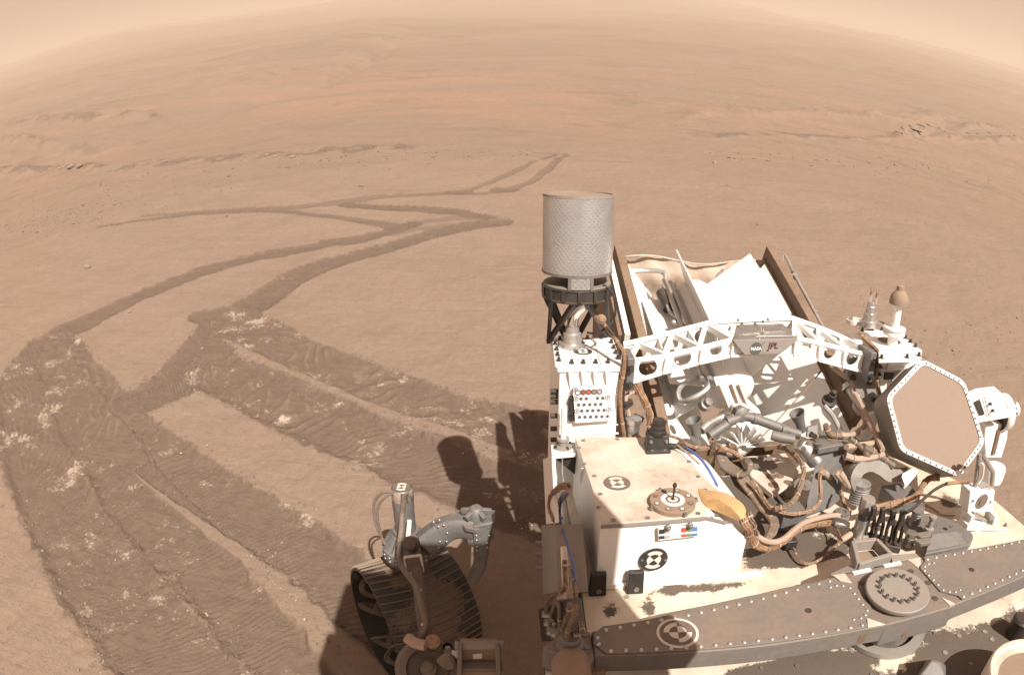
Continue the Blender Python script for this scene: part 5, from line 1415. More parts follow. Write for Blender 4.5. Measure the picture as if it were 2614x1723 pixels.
for u, v, cvx in ((403, 980, cvl), (1888, 608, cvr)):
    MB().cyl(bp('f', u, v, BZT + .0045), bp('f', u, v, BZT + .0045) + UP * .0008, .0085, n=20).build('hole', 'black', cvx)
fiducial('target_disc', bp('e', 1390, 1182, BZT + .0052), UP, (.78, .62, 0), .037, cvl, 'mark_dusty', 'mark_pale', 'mark_pale', vert=True)
# pivot
pc = bp('f', 1222, 786, BZT + .022)
piv = MB().lathe(pc - UP * .021, UP, [(.070, 0), (.070, .006), (.078, .009), (.080, .012), (.080, .019), (.078, .021), (.0005, .021)], 56).build('pivot_disc', 'light_grey', bar)
for k in range(16):
    t = 2 * math.pi * k / 16
    inst('bolt', capbolt_me, pc + V((math.cos(t) * .0475, math.sin(t) * .0475, .003)), UP, piv, scale=1.05)
for u, v in ((885, 726), (930, 872), (1095, 993), (1492, 725), (1555, 868), (1335, 622)):
    MB().cyl(bp('f', u, v, BZT + .0012), bp('f', u, v, BZT + .0012) + UP * .0008, .0085, n=18).build('hole', 'dark', bar)
for (u0, v0), (u1, v1) in (((1330, 1030), (1262, 1200)), ((1610, 945), (1550, 1110))):
    a, c = bp('f', u0, v0, BZT - .004), bp('f', u1, v1, BZT - .055)
    MB().beam(a + V((0, -.003, 0)), c + V((0, -.003, 0)), .014, .008, (0, -1, 0)).build('slot', 'bronze', bar)
MB().box(bp('f', 905, 1215, BZT - .03) + V((0, -.002, 0)), (.03, .006, .024)).build('slot', 'bronze', bar)
# lower ring of the pivot, peeking out under the bar
MB().lathe(V((pc.x, pc.y + .004, DZ + .002)), UP, [(.110, 0), (.110, .012), (.085, .012), (.085, 0)], 48).build('pivot_base', 'light_grey', bar)
for u, v in ((1238, 1210), (1415, 1165)): inst('bolt', bolt_me, P('f', u, v, z=DZ + .016), UP, bar)
# open bracket behind the pivot
bk = MB()
q = [bp('f', 800, 390, 1.19), bp('f', 1010, 368, 1.19), bp('f', 1145, 505, 1.19), bp('f', 850, 590, 1.19)]
for i in range(4): bk.beam(q[i], q[(i + 1) % 4], .012, .032)
bk = bk.build('pivot_bracket', 'light_grey', bar, bevel=.002)
MB().prism([p + V((0, 0, -.022)) for p in q], (0, 0, -.004)).build('bracket_floor', 'tan', bk)
MB().prism([bp('f', 1150, 470, 1.19), bp('f', 1380, 455, 1.17), bp('f', 1430, 500, 1.17), bp('f', 1170, 530, 1.19)], (0, 0, -.03)).build('bracket_wing', 'light_grey', bk, bevel=.002)
MB().prism([bp('f', 600, 640, 1.18), bp('f', 780, 560, 1.18), bp('f', 1040, 590, 1.19), bp('f', 620, 690, 1.19)], (0, 0, -.04)).build('bracket_wing', 'light_grey', bk, bevel=.002)
for u0, u1, v0, v1 in ((810, 970, 640, 605), (1090, 1245, 575, 545)):
    MB().beam(bp('f', u0, v0, BZT + .003), bp('f', u1, v1, BZT + .003), .010, .004).build('clip_strip', 'white', bar)
# dark clevis at the left end
ce = MB().prism([bp('e', *p, z=1.195) for p in ((165, 1290), (330, 1225), (440, 1182), (592, 1160), (640, 1390), (575, 1500), (300, 1380), (165, 1320))], (0, 0, -.06)).build('end_clevis', 'grey', rover, bevel=.004)
kn = bp('e', 412, 1275, 1.20)
MB().lathe(kn - UP * .004, UP, [(.030, 0), (.028, .006), (.021, .010), (.020, .020), (.017, .023), (.0005, .023)], 28).build('clevis_knob', 'grey_clean', ce)
for u, v in ((545, 1198), (568, 1312)): inst('screw', screw_me, bp('e', u, v, 1.196), UP, ce)
cy = bp('e', 425, 1460, 1.19)
MB().lathe(cy + V((0, .035, -.012)), (0, -1, -.12), [(.001, 0), (.030, .004), (.037, .016), (.038, .05), (.038, .16), (.02, .17)], 28).build('end_bellows', 'tan', ce)
MB().box(bp('e', 600, 1540, 1.14), (.05, .05, .05)).build('clevis_lug', 'bronze', ce, bevel=.004)
for k, v in enumerate((1390, 1470, 1540)):
    c = bp('e', 240, v, 1.12); MB().cyl(c + V((.02, 0, 0)), c + V((-.012, 0, 0)), .010, n=12).build('clevis_connector', 'silver', ce)

# ---------------------------------------------------------------- deck fittings
# motor and gearbox stack
def zlathe(name, reg, u, v, z, prof, mat, n=24, axis=UP, parent=None): return MB().lathe(P(reg, u, v, z=z), axis, prof, n).build(name, mat, parent or rover)
mt = zlathe('upright_motor', 'd', 850, 1310, DZ + .01, [(.024, 0), (.024, .02), (.017, .022), (.017, .085), (.022, .087), (.022, .125), (.020, .128), (.0005, .128)], 'light_grey', 8)
MB().lathe(P('d', 850, 1310, z=DZ + .032), UP, [(.0182, 0), (.0182, .06)], 24, False).build('motor_can', 'silver', mt)
MB().box(P('d', 850, 1320, z=DZ + .02), (.055, .045, .03)).build('motor_foot', 'light_grey', mt, bevel=.004)
inst('bolt', bolt_me, P('d', 880, 1300, z=DZ + .04), UP, mt, scale=1.6)
c = P('d', 760, 1320, z=DZ + .04)
MB().lathe(P('d', 700, 1350, z=DZ + .04), P('d', 790, 1290, z=DZ + .05) - P('d', 700, 1350, z=DZ + .04), [(.001, 0), (.008, .002), (.0095, .010), (.0095, .035), (.007, .04)], 16).build('motor_connector', 'hose', mt)
MB().lathe(P('d', 640, 1200, z=DZ + .05), P('d', 750, 1210, z=DZ + .05) - P('d', 640, 1200, z=DZ + .05), [(.009, 0), (.011, .004), (.011, .026), (.009, .028), (.009, .045)], 16).build('motor_connector', 'silver', mt)
# row of four dark looped fins
fin = None
for k, (ut, vt, ub, vb) in enumerate(((1005, 1050, 945, 1310), (1085, 1065, 1030, 1345), (1180, 1080, 1120, 1380), (1265, 1090, 1205, 1380))):
    a, c = P('d', ut, vt, z=DZ + .135), P('d', ub, vb, z=DZ + .025)
    d = (c - a).normalized(); s = V((1, 0, 0)); s = (s - d * s.dot(d)).normalized(); w = .0105
    nrm = s.cross(d); b = MB()
    path = [a + d * .030 - s * w * .55, a + d * .055 - s * w, c - d * .012 - s * w, c - s * w * .45, c + s * w * .45, c - d * .012 + s * w, a + d * .055 + s * w, a + d * .030 + s * w * .55, a + d * .030 - s * w * .55]
    for i in range(len(path) - 1): b.beam(path[i], path[i + 1], .0062, .012, nrm)
    b.beam(a - d * .004, a + d * .045, .014, .014, nrm)
    o = b.build('looped_spring' if fin is None else 'spring_leaf', 'dark', rover if fin is None else fin, bevel=.0015)
    if fin is None:
        fin = o
c0, c1 = P('d', 930, 1340, z=DZ + .012), P('d', 1240, 1400, z=DZ + .012)
MB().beam(c0, c1, .05, .02).build('spring_base', 'dark', fin, bevel=.002)
# cable-cutter pulleys: ringed cylinders
def rings(name, reg, u, v, z, r, h, n, mat, parent):
    prof = [(r * .8, 0)]
    for k in range(n):
        z0 = h * k / n; prof += [(r * .84, z0), (r, z0 + h / n * .25), (r, z0 + h / n * .65), (r * .84, z0 + h / n * .95)]
    prof += [(r * .95, h), (r * .95, h + .012), (.0005, h + .013)]
    return MB().lathe(P(reg, u, v, z=z), UP, prof, 28).build(name, mat, parent)
bs = MB().prism([P('d', *p, z=DZ + .03) for p in ((1300, 1120), (1500, 1100), (1740, 1170), (1900, 1290), (1905, 1330), (1860, 1390), (1470, 1470), (1520, 1300))], (0, 0, -.028)).build('latch_base', 'grey_clean', rover, bevel=.002)
wq = [P('d', 1530, 1290, z=DZ + .045), P('d', 1740, 1260, z=DZ + .045), P('d', 1910, 1310, z=DZ + .03)]
MB().hexa([P('d', 1470, 1470, z=DZ + .001), P('d', 1860, 1400, z=DZ + .001), P('d', 1905, 1330, z=DZ + .001), P('d', 1560, 1300, z=DZ + .001)],
          [P('d', 1475, 1440, z=DZ + .03), P('d', 1850, 1380, z=DZ + .03), P('d', 1740, 1262, z=DZ + .05), P('d', 1530, 1290, z=DZ + .05)]).build('latch_wedge', 'grey_clean', bs, bevel=.002)
s1 = rings('bellows_spring', 'd', 1365, 1210, DZ + .03, .018, .05, 7, 'steel', bs)
s2 = rings('bellows_spring', 'd', 1310, 1390, DZ + .01, .017, .03, 5, 'steel', bs)
MB().cyl(P('d', 1395, 1085, z=DZ + .118), P('d', 1395, 1085, z=DZ + .118) + UP * .006, .020, n=28).build('pulley_cap', 'grey_clean', bs)
s3 = MB().lathe(P('d', 1500, 1250, z=DZ + .05), UP, [(.015, 0), (.015, .006), (.008, .008), (.008, .036), (.012, .038), (.012, .045), (.0005, .047)], 20).build('latch_pin', 'light_grey', bs)
for u, v, r_ in ((1440, 1290, .045), (1440, 1350, .042)):
    MB().prism([P('d', u - 80, v - 10, z=DZ + .05), P('d', u + 80, v - 30, z=DZ + .05), P('d', u + 85, v + 15, z=DZ + .05), P('d', u - 10, v + 30, z=DZ + .05)], (0, 0, -.012)).build('latch_arm', 'grey', bs, bevel=.002)
for u, v in ((1703, 1226), (1560, 1225)): inst('screw', screw_me, P('d', u, v, z=DZ + .046), UP, bs, scale=1.3)
# silver bellows by the arched handle
sb = rings('ringed_bellows', 'd', 850, 1000, DZ + .03, .030, .055, 7, 'silver', rover)
ar = [P('d', *p, z=zz) for p, zz in (((840, 860), 1.18), ((820, 780), 1.22), ((860, 700), 1.24), ((960, 660), 1.24), ((1060, 700), 1.23), ((1140, 755), 1.21), ((1280, 750), 1.20))]
def strap(path, w, h, up=UP):
    """one continuous flat bar bent along a path"""
    vs, fs = [], []
    for i, c in enumerate(path):
        d = (path[min(i + 1, len(path) - 1)] - path[max(i - 1, 0)]).normalized(); r_ = d.cross(V(up)).normalized(); u2 = r_.cross(d)
        vs += [c + r_ * a_ * w / 2 + u2 * b_ * h / 2 for a_, b_ in ((-1, -1), (1, -1), (1, 1), (-1, 1))]
    for i in range(len(path) - 1): fs += [(i * 4 + j, i * 4 + (j + 1) % 4, i * 4 + 4 + (j + 1) % 4, i * 4 + 4 + j) for j in range(4)]
    n_ = len(path) * 4
    return MB().add(vs, fs + [(0, 1, 2, 3), (n_ - 1, n_ - 2, n_ - 3, n_ - 4)])
strap(smooth_path(ar, 6), .040, .026, (0, -1, .35)).build('arched_handle', 'light_grey', rover, smooth=50, bevel=.003)
pl = MB().box(P('d', 1230, 960, z=DZ + .035), (.10, .09, .05)).build('clamp_block', 'grey_clean', rover, bevel=.003)
MB().tube([P('d', 1290, 690, z=1.22), P('d', 1295, 780, z=1.19), P('d', 1270, 880, z=1.16)], .006, 10).build('clamp_rod', 'steel', pl)
MB().prism([P('d', 1260, 740, z=1.24), P('d', 1350, 690, z=1.24), P('d', 1400, 720, z=1.24), P('d', 1300, 840, z=1.20)], (0, 0, -.014)).build('clamp_lever', 'white_clean', pl, bevel=.002)
# grey bracket tower with the silver motor lying across it
gb = MB().hexa([P('d', 350, 1150, z=DZ + .02), P('d', 600, 1060, z=DZ + .02), P('d', 690, 990, z=DZ + .02), P('d', 470, 1000, z=DZ + .02)],
               [P('d', 500, 500, z=1.30), P('d', 740, 480, z=1.30), P('d', 770, 450, z=1.30), P('d', 540, 430, z=1.30)]).build('motor_bracket', 'grey_clean', rover, bevel=.004)
MB().prism([P('d', *p, z=1.315) for p in ((480, 440), (580, 420), (760, 435), (770, 465), (500, 515))], (0, 0, -.02)).build('bracket_cap', 'grey_clean', gb, bevel=.002)
for u, v in ((630, 455), (700, 450), (590, 435)): MB().cyl(P('d', u, v, z=1.3155), P('d', u, v, z=1.3155) + UP * .001, .008, n=12).build('hole', 'bronze', gb)
ma, mc = P('d', 340, 480, z=1.30), P('d', 480, 640, z=1.25)
md = (mc - ma)
mm = MB().lathe(ma - md * .12, md, [(.001, 0), (.021, .003), (.024, .008), (.024, md.length * .75), (.0255, md.length * .76), (.0255, md.length * 1.08), (.019, md.length * 1.12), (.016, md.length * 1.2)], 28).build('lying_motor', 'silver', rover)
for u, v in ((395, 480), (470, 470), (515, 500)): inst('bolt', bolt_me, P('d', u, v, z=1.335), UP, mm, scale=1.3)
for p0, p1, r in (((540, 610), (650, 730), .0125), ((650, 730), (770, 870), .009), ((545, 730), (620, 810), .010), ((690, 730), (780, 870), .010)):
    a, c = P('d', *p0, z=1.25), P('d', *p1, z=1.19)
    MB().lathe(a, c - a, [(r * .9, 0), (r, .006), (r, (c - a).length * .45), (r * .85, (c - a).length * .5), (r * .85, (c - a).length * .85), (r * .6, (c - a).length)], 16).build('connector_shell', 'hose', mm)
# pale plate with round holes, standing behind the cable loops
tq = [P('i', *p, z=1.17) for p in ((790, 350), (1260, 310), (1400, 500), (1370, 570), (1130, 745), (900, 560))]
tp_ = MB().prism(tq, (0, 0, -.02)).build('drilled_plate', 'white_top', rover, bevel=.003)
MB().prism([P('i', 1370, 580, z=1.17), P('i', 1130, 750, z=1.17), P('i', 1140, 760, z=1.11), P('i', 1380, 590, z=1.11)], (.004, .004, 0)).build('plate_skirt', 'sleeve', tp_)
for u, v, r in ((1045, 440, .011), (1105, 560, .013), (1190, 552, .013), (1130, 648, .013), (1170, 380, .006), (1280, 620, .010)):
    h_ = MB().lathe(P('i', u, v, z=1.1705), UP, [(r * 1.25, 0), (r * 1.2, .001), (r, .001), (r * .95, .0004), (.0005, .0004)], 18).build('drilled_hole', 'bronze', tp_)
MB().prism([P('i', *p, z=1.1704) for p in ((800, 372), (1100, 350), (1170, 430), (1170, 470), (1040, 505), (930, 490))], (0, 0, .0012)).build('grey_patch', 'grey', tp_)
# ribbon bundle under amber film, sweeping round to the right
ff = MB(); rows = []
for pts in ([('i', 330, 680, 1.295), ('i', 350, 760, 1.297), ('i', 430, 880, 1.297), ('i', 560, 940, 1.29), ('i', 760, 1030, 1.27)], [('i', 380, 690, 1.302), ('i', 500, 760, 1.318), ('i', 600, 830, 1.325), ('i', 700, 900, 1.31), ('i', 790, 1010, 1.28)],
            [('i', 440, 705, 1.298), ('i', 620, 730, 1.30), ('i', 750, 800, 1.295), ('i', 830, 880, 1.285), ('i', 850, 980, 1.275)]):
    rows.append(smooth_path([P(r_, u, v, z=z) for r_, u, v, z in pts], 5))
m2 = len(rows[0]); ff.add([p for r_ in rows for p in r_], [(k * m2 + i, k * m2 + i + 1, (k + 1) * m2 + i + 1, (k + 1) * m2 + i) for k in range(2) for i in range(m2 - 1)])
ff.build('amber_film', 'orange_glass', rover, smooth=60)
cable('ribbon_harness', [('i', 780, 960, 1.275), ('i', 850, 1080, 1.25), ('i', 880, 1180, 1.21), ('i', 940, 1270, 1.18), ('i', 1060, 1310, 1.16), ('i', 1170, 1270, 1.155), ('i', 1270, 1210, 1.155), ('i', 1360, 1130, 1.155), ('i', 1500, 1070, 1.155), ('i', 1720, 1040, 1.15)], .018, 'kapton', rover, 8, strands=9)
cable('ribbon_harness', [('i', 860, 940, 1.28), ('i', 900, 1040, 1.26), ('i', 930, 1130, 1.22), ('i', 960, 1200, 1.19)], .014, 'harness', rover, 3, strands=6)
cable('corrugated_hose', [('i', 950, 1180, 1.20), ('i', 1040, 1235, 1.19), ('i', 1150, 1250, 1.185), ('i', 1250, 1210, 1.185), ('i', 1340, 1130, 1.185), ('i', 1450, 1050, 1.185), ('i', 1600, 1000, 1.185), ('i', 1760, 970, 1.18), ('i', 1860, 980, 1.17)], .0125, 'hose', rover)
MB().prism([P('d', *p, z=1.175) for p in ((600, 1110), (660, 1050), (760, 1060), (800, 1100), (770, 1160), (640, 1130))], (0, 0, -.02)).build('hose_flange', 'grey', rover, bevel=.003)
MB().lathe(P('d', 712, 1098, z=1.176), UP, [(.022, 0), (.022, .004), (.012, .004), (.012, .001)], 20).build('flange_ring', 'steel', bpy.data.objects['hose_flange'])
# blue lead and black plug beside the housing
cable('cable', [('i', 210, 255, 1.30), ('i', 290, 310, 1.30), ('i', 370, 380, 1.295), ('i', 430, 460, 1.285), ('i', 490, 560, 1.27), ('i', 530, 640, 1.25), ('i', 550, 720, 1.22)], .0058, 'blue', rover)
cable('cable', [('i', 0, 235, 1.31), ('i', 90, 240, 1.31), ('i', 200, 250, 1.305)], .013, 'black', rover)
cable('cable', [('i', 30, 130, 1.30), ('i', 150, 170, 1.30), ('i', 220, 220, 1.30), ('i', 300, 250, 1.29), ('i', 380, 255, 1.28), ('i', 460, 260, 1.28)], .007, 'kapton', rover, 4, strands=4)
cable('cable', [('i', 120, 230, 1.315), ('i', 230, 320, 1.312), ('i', 310, 390, 1.308), ('i', 350, 430, 1.306)], .004, 'hose', rover)
# upright cable brush and the big loops
cable('cable_bundle', [('i', 490, 170, 1.31), ('i', 505, 260, 1.27), ('i', 490, 340, 1.24), ('i', 480, 430, 1.21), ('i', 470, 520, 1.18)], .014, 'harness', rover, 2, strands=8)
for k, (dx, dy) in enumerate(((0, 0), (22, -14), (-16, 16), (44, -24))):
    cable('cable_bundle', [('i', 560 + dx, 300 + dy, 1.25), ('i', 590 + dx, 410 + dy, 1.235), ('i', 680 + dx, 490 + dy, 1.225), ('i', 780 + dx, 530 + dy, 1.225), ('i', 860 + dx * .5, 510 + dy, 1.235), ('i', 880 + dx * .3, 450 + dy, 1.25), ('i', 840, 400 + dy, 1.25)], .012, 'sleeve', rover, 3 if k == 0 else 1)
cable('cable_bundle', [('i', 560, 255, 1.29), ('i', 680, 290, 1.27), ('i', 780, 350, 1.25), ('i', 850, 420, 1.24)], .010, 'kapton', rover, 3, strands=5)
cable('cable_bundle', [('i', 640, 250, 1.27), ('i', 700, 230, 1.285), ('i', 740, 290, 1.26), ('i', 720, 350, 1.24)], .011, 'harness', rover, 2, strands=6)
for k in range(4):
    o_ = (k - 1.5) * 24
    cable('cable_bundle', [('i', 790 + o_, 560 - o_ * .4, 1.21), ('i', 860 + o_, 660 - o_ * .4, 1.19), ('i', 940 + o_, 760 - o_ * .3, 1.175), ('i', 1010 + o_, 880, 1.165), ('i', 1090 + o_, 960, 1.155), ('i', 1140 + o_ * .8, 1060, 1.15), ('i', 1110 + o_ * .8, 1170, 1.145), ('i', 1060 + o_ * .8, 1260, 1.135)], .0105, 'sleeve' if k % 2 else 'harness', rover, 4 if k == 1 else 2)
cable('cable_bundle', [('i', 900, 600, 1.22), ('i', 980, 700, 1.20), ('i', 1050, 830, 1.185), ('i', 1140, 910, 1.18), ('i', 1260, 945, 1.175), ('i', 1400, 950, 1.175), ('i', 1530, 915, 1.18), ('i', 1610, 840, 1.19), ('i', 1630, 720, 1.22), ('i', 1620, 580, 1.25), ('i', 1640, 450, 1.27)], .009, 'kapton', rover, 9, strands=4)
cable('cable_bundle', [('i', 1150, 900, 1.19), ('i', 1260, 880, 1.20), ('i', 1340, 820, 1.215), ('i', 1390, 740, 1.225), ('i', 1430, 600, 1.25), ('i', 1450, 480, 1.27), ('i', 1400, 380, 1.28), ('i', 1270, 270, 1.27), ('i', 1190, 250, 1.24)], .012, 'harness', rover, 7, strands=5)
for u, v, rr2 in ((1410, 640, .0175), (1480, 650, .015)):
    MB().lathe(P('i', u, v, z=1.24), (-.45, -.8, .4), [(rr2, 0), (rr2, .004), (.004, .005), (.004, .008), (.0005, .008)], 26).build('cable_clamp_disc', 'grey', rover)
cable('cable_bundle', [('d', 960, 1060, 1.18), ('d', 1080, 1040, 1.18), ('d', 1200, 1010, 1.18), ('d', 1320, 980, 1.18), ('d', 1400, 930, 1.18), ('d', 1440, 860, 1.18), ('d', 1500, 790, 1.19), ('d', 1600, 780, 1.2)], .016, 'kapton', rover, 7, strands=8)
cable('cable_bundle', [('d', 700, 900, 1.19), ('d', 720, 980, 1.18), ('d', 740, 1040, 1.16), ('d', 790, 1090, 1.14)], .009, 'kapton', rover, 3, strands=4)
cable('cable', [('d', 720, 1350, 1.14), ('d', 640, 1420, 1.13), ('d', 560, 1490, 1.12), ('d', 480, 1540, 1.115), ('d', 380, 1560, 1.115), ('d', 310, 1510, 1.115), ('d', 270, 1420, 1.12)], .006, 'kapton', rover, 5, strands=3)
cable('cable', [('d', 540, 1160, 1.15), ('d', 640, 1220, 1.14), ('d', 690, 1290, 1.14), ('d', 690, 1340, 1.14)], .004, 'kapton', rover)
MB().box(P('d', 235, 1370, z=DZ + .02), (.035, .03, .028)).build('inline_plug', 'black', rover, bevel=.003)
cable('cable', [('d', 1430, 1010, 1.115), ('d', 1530, 1060, 1.112), ('d', 1620, 1120, 1.11), ('d', 1740, 1125, 1.11)], .005, 'kapton', rover, 2, strands=2)
for pts, r, m3 in (([('d', 750, 500, 1.32), ('d', 900, 480, 1.30), ('d', 1060, 460, 1.28)], .012, 'hose'), ([('d', 780, 420, 1.34), ('d', 880, 500, 1.31), ('d', 960, 600, 1.27)], .009, 'sleeve'), ([('d', 740, 580, 1.28), ('d', 850, 610, 1.27), ('d', 1000, 590, 1.27), ('d', 1100, 560, 1.27)], .013, 'hose'),
                   ([('d', 900, 500, 1.31), ('d', 1000, 550, 1.28), ('d', 1080, 600, 1.26), ('d', 1180, 680, 1.24)], .015, 'sleeve'), ([('d', 560, 300, 1.36), ('d', 600, 380, 1.33), ('d', 700, 400, 1.32)], .012, 'harness'), ([('d', 420, 400, 1.34), ('d', 560, 410, 1.32), ('d', 720, 420, 1.31)], .006, 'black')):
    cable('tube_run', pts, r, m3, rover, 2)
MB().box(P('d', 900, 380, y=1.50), (.035, .03, .035)).build('tube_bracket', 'white_clean', rover, bevel=.002)
MB().prism([P('d', *p, y=1.52) for p in ((950, 210), (1020, 190), (1045, 230), (1000, 400), (960, 450), (930, 420))], (0, .02, 0)).build('hinge_plate', 'white_clean', rover, bevel=.003)
MB().box(P('d', 235, 1130, z=DZ + .035), (.075, .06, .06)).build('small_block', 'grey_clean', rover, bevel=.003)
# dark block and dust-filled round container in the near corner
dk = MB().hexa([P('f', 1370, 1600, z=DZ + .001), P('f', 1660, 1600, z=DZ + .001), P('f', 1660, 1470, z=DZ + .001), P('f', 1480, 1420, z=DZ + .001)],
               [P('f', 1400, 1580, z=DZ + .05), P('f', 1650, 1590, z=DZ + .05), P('f', 1610, 1440, z=DZ + .07), P('f', 1520, 1415, z=DZ + .07)]).build('dark_latch_block', 'grey_clean', rover, bevel=.006)
tr = P('f', 2260, 1440, z=DZ + .10)
tray = MB().lathe(tr + V((.03, -.06, -.09)), UP, [(.115, .03), (.118, .04), (.118, .085), (.114, .09), (.107, .087), (.105, .074), (.0005, .070)], 48).build('round_tray', 'white_top', rover)
MB().lathe(tr + V((.03, -.06, -.02)), UP, [(.102, 0), (.085, .004), (.0005, .005)], 40, False).build('dust_fill', 'tan', tray)
MB().lathe(P('f', 2290, 1200, z=DZ + .002), UP, [(.030, 0), (.030, .05), (.024, .055), (.0005, .055)], 20).build('dark_stub', 'black', rover)

# ---------------------------------------------------------------- rear wheel and its leg
WC = V((-.4166, 1.9213, .2478)); PSI = .5868; WR, WW = .2578, .3709
wa_ = V((math.cos(PSI), math.sin(PSI), 0)); wt = V((-math.sin(PSI), math.cos(PSI), 0))
prof = [(WR - .012, -WW / 2), (WR - .002, -WW / 2), (WR, -WW / 2 + .008), (WR + .003, -WW * .25), (WR + .004, 0), (WR + .003, WW * .25), (WR, WW / 2 - .008), (WR - .002, WW / 2), (WR - .012, WW / 2), (WR - .006, WW * .3), (WR - .004, 0), (WR - .006, -WW * .3), (WR - .012, -WW / 2)]
tyre_me = MB().lathe(WC, wa_, prof, 72, caps=False)
wheel = tyre_me.build('wheel', 'wheel', rover, smooth=50, label='dark dusty metal wheel with curved ridges across its tread')
wv = np.array([v_.co for v_ in wheel.data.vertices]) - np.array(WC)
ax_ = np.abs(wv @ np.array(wa_)) / (WW / 2)
at_ = wheel.data.attributes.new('rim', 'FLOAT', 'POINT'); at_.data.foreach_set('value', np.clip((ax_ - .15) / .6, 0, 1).astype(np.float32))
u_, w_, _ = frame(wa_)
for k in range(48):
    b = MB(); nseg = 9
    t0 = 2 * math.pi * k / 48
    vs = []
    for i in range(nseg + 1):
        s = (i / nseg - .5); tt = t0 + .10 * math.sin((s + .5) * math.pi) * 0.8
        e = u_ * math.cos(tt) + w_ * math.sin(tt); tg = -u_ * math.sin(tt) + w_ * math.cos(tt)
        c = WC + wa_ * (s * WW * .985)
        rr2 = WR + .004 - .004 * (2 * s) ** 2
        vs += [c + e * (rr2 - .002) - tg * .0024, c + e * (rr2 + .0065) - tg * .0010, c + e * (rr2 + .0065) + tg * .0010, c + e * (rr2 - .002) + tg * .0024]
    fs = []
    for i in range(nseg):
        for j in range(4): fs.append((i * 4 + j, i * 4 + (j + 1) % 4, (i + 1) * 4 + (j + 1) % 4, (i + 1) * 4 + j))
    fs += [(0, 3, 2, 1), (nseg * 4, nseg * 4 + 1, nseg * 4 + 2, nseg * 4 + 3)]
    b.add(vs, fs).build('tread_ridge', 'tread_ridge', wheel, smooth=0)
MB().lathe(WC - wa_ * .10, wa_, [(.02, 0), (.075, .0), (.08, .02), (.08, .16), (.05, .18), (.02, .2)], 32).build('hub', 'grey_clean', wheel)
MB().ring(WC - wa_ * .03, wa_, WR - .03, WR - .012, .06, 60).build('inner_stiffener', 'wheel', wheel)
for k in range(6):
    t0 = 2 * math.pi * k / 6 + .2; b = MB(); pts = []
    for i in range(11):
        s = i / 10; rr2 = .08 + (WR - .10) * s; tt = t0 + .9 * math.sin(s * math.pi * .9) * (1 - .3 * s)
        e = u_ * math.cos(tt) + w_ * math.sin(tt); pts.append(WC - wa_ * (.05 + .135 * math.sin(s * math.pi)) + e * rr2)
    for i in range(10): b.beam(pts[i], pts[i + 1] + (pts[i + 1] - pts[i]) * .1, .022, .005, wa_.cross(pts[i + 1] - pts[i]))
    b.build('spoke', 'olive', wheel, smooth=50)  # darker colour stands in for the shade on the spokes
# steering actuator above the wheel
SA = P('g', 495, 130, y=WC.y - .02); SZ = SA.z
def S(dx=0, dy=0, z=0): return V((SA.x + dx, SA.y + dy, z))
st = MB().lathe(S(z=SZ - .205), UP, [(.050, 0), (.050, .010), (.040, .012), (.040, .115), (.0415, .117), (.0415, .158), (.039, .160), (.036, .204), (.035, .205), (.0005, .205)], 36).build('steering_actuator', 'grey_clean', rover)
MB().lathe(S(z=SZ - .048), UP, [(.0425, 0), (.0425, .040), (.038, .047)], 36, False).build('polished_band', 'chrome', st)
fiducial('target_disc', S(z=SZ + .0005), UP, (1, 0, 0), .034, st, 'mark_dusty', 'mark_pale')
MB().lathe(S(z=SZ - .205), UP, [(.052, .012), (.052, -.002), (.058, -.006), (.088, -.055), (.098, -.060), (.100, -.085), (.096, -.110), (.080, -.135), (.05, -.15), (.001, -.15)], 40).build('gear_housing', 'grey_clean', st)
for k in range(14):
    t = 2 * math.pi * k / 14 + .1; e = V((math.cos(t), math.sin(t), 0))
    MB().beam(S(z=SZ - .212) + e * .058, S(z=SZ - .258) + e * .090, .007, .016, (0, 0, 1)).build('housing_rib', 'grey_clean', st)
for k in range(20):
    t = 2 * math.pi * k / 20; e = V((math.cos(t), math.sin(t), 0))
    inst('rivet', rivet_me, S(z=SZ - .278) + e * .1, e, st, scale=1.1)
    inst('rivet', rivet_me, S(z=SZ - .297) + e * .099, e, st, scale=1.1)
MB().tube([S(-.02, -.03, SZ - .004), S(-.07, -.02, SZ - .015), S(-.105, -.02, SZ - .06), S(-.11, -.03, SZ - .13), S(-.095, -.04, SZ - .19), S(-.075, -.05, SZ - .235)], .006, 8).build('looped_lead', 'sleeve', st)
MB().tube([S(-.015, -.03, SZ - .008), S(-.05, -.03, SZ - .02), S(-.09, -.03, SZ - .07), S(-.095, -.04, SZ - .13), S(-.085, -.05, SZ - .2)], .005, 8).build('looped_lead', 'sleeve', st)
MB().tube([P('g', 508, 180, y=SA.y - .042), P('g', 508, 260, y=SA.y - .044), P('g', 500, 340, y=SA.y - .05), P('g', 490, 480, y=SA.y - .10), P('g', 475, 580, y=SA.y - .13)], .0105, 10).build('flat_lead', 'sleeve', st)
MB().tube([P('g', 555, 380, y=SA.y - .07), P('g', 552, 430, y=SA.y - .08), P('g', 545, 500, y=SA.y - .11), P('g', 545, 560, y=SA.y - .12)], .009, 10).build('lead_plug', 'mark_pale', st)
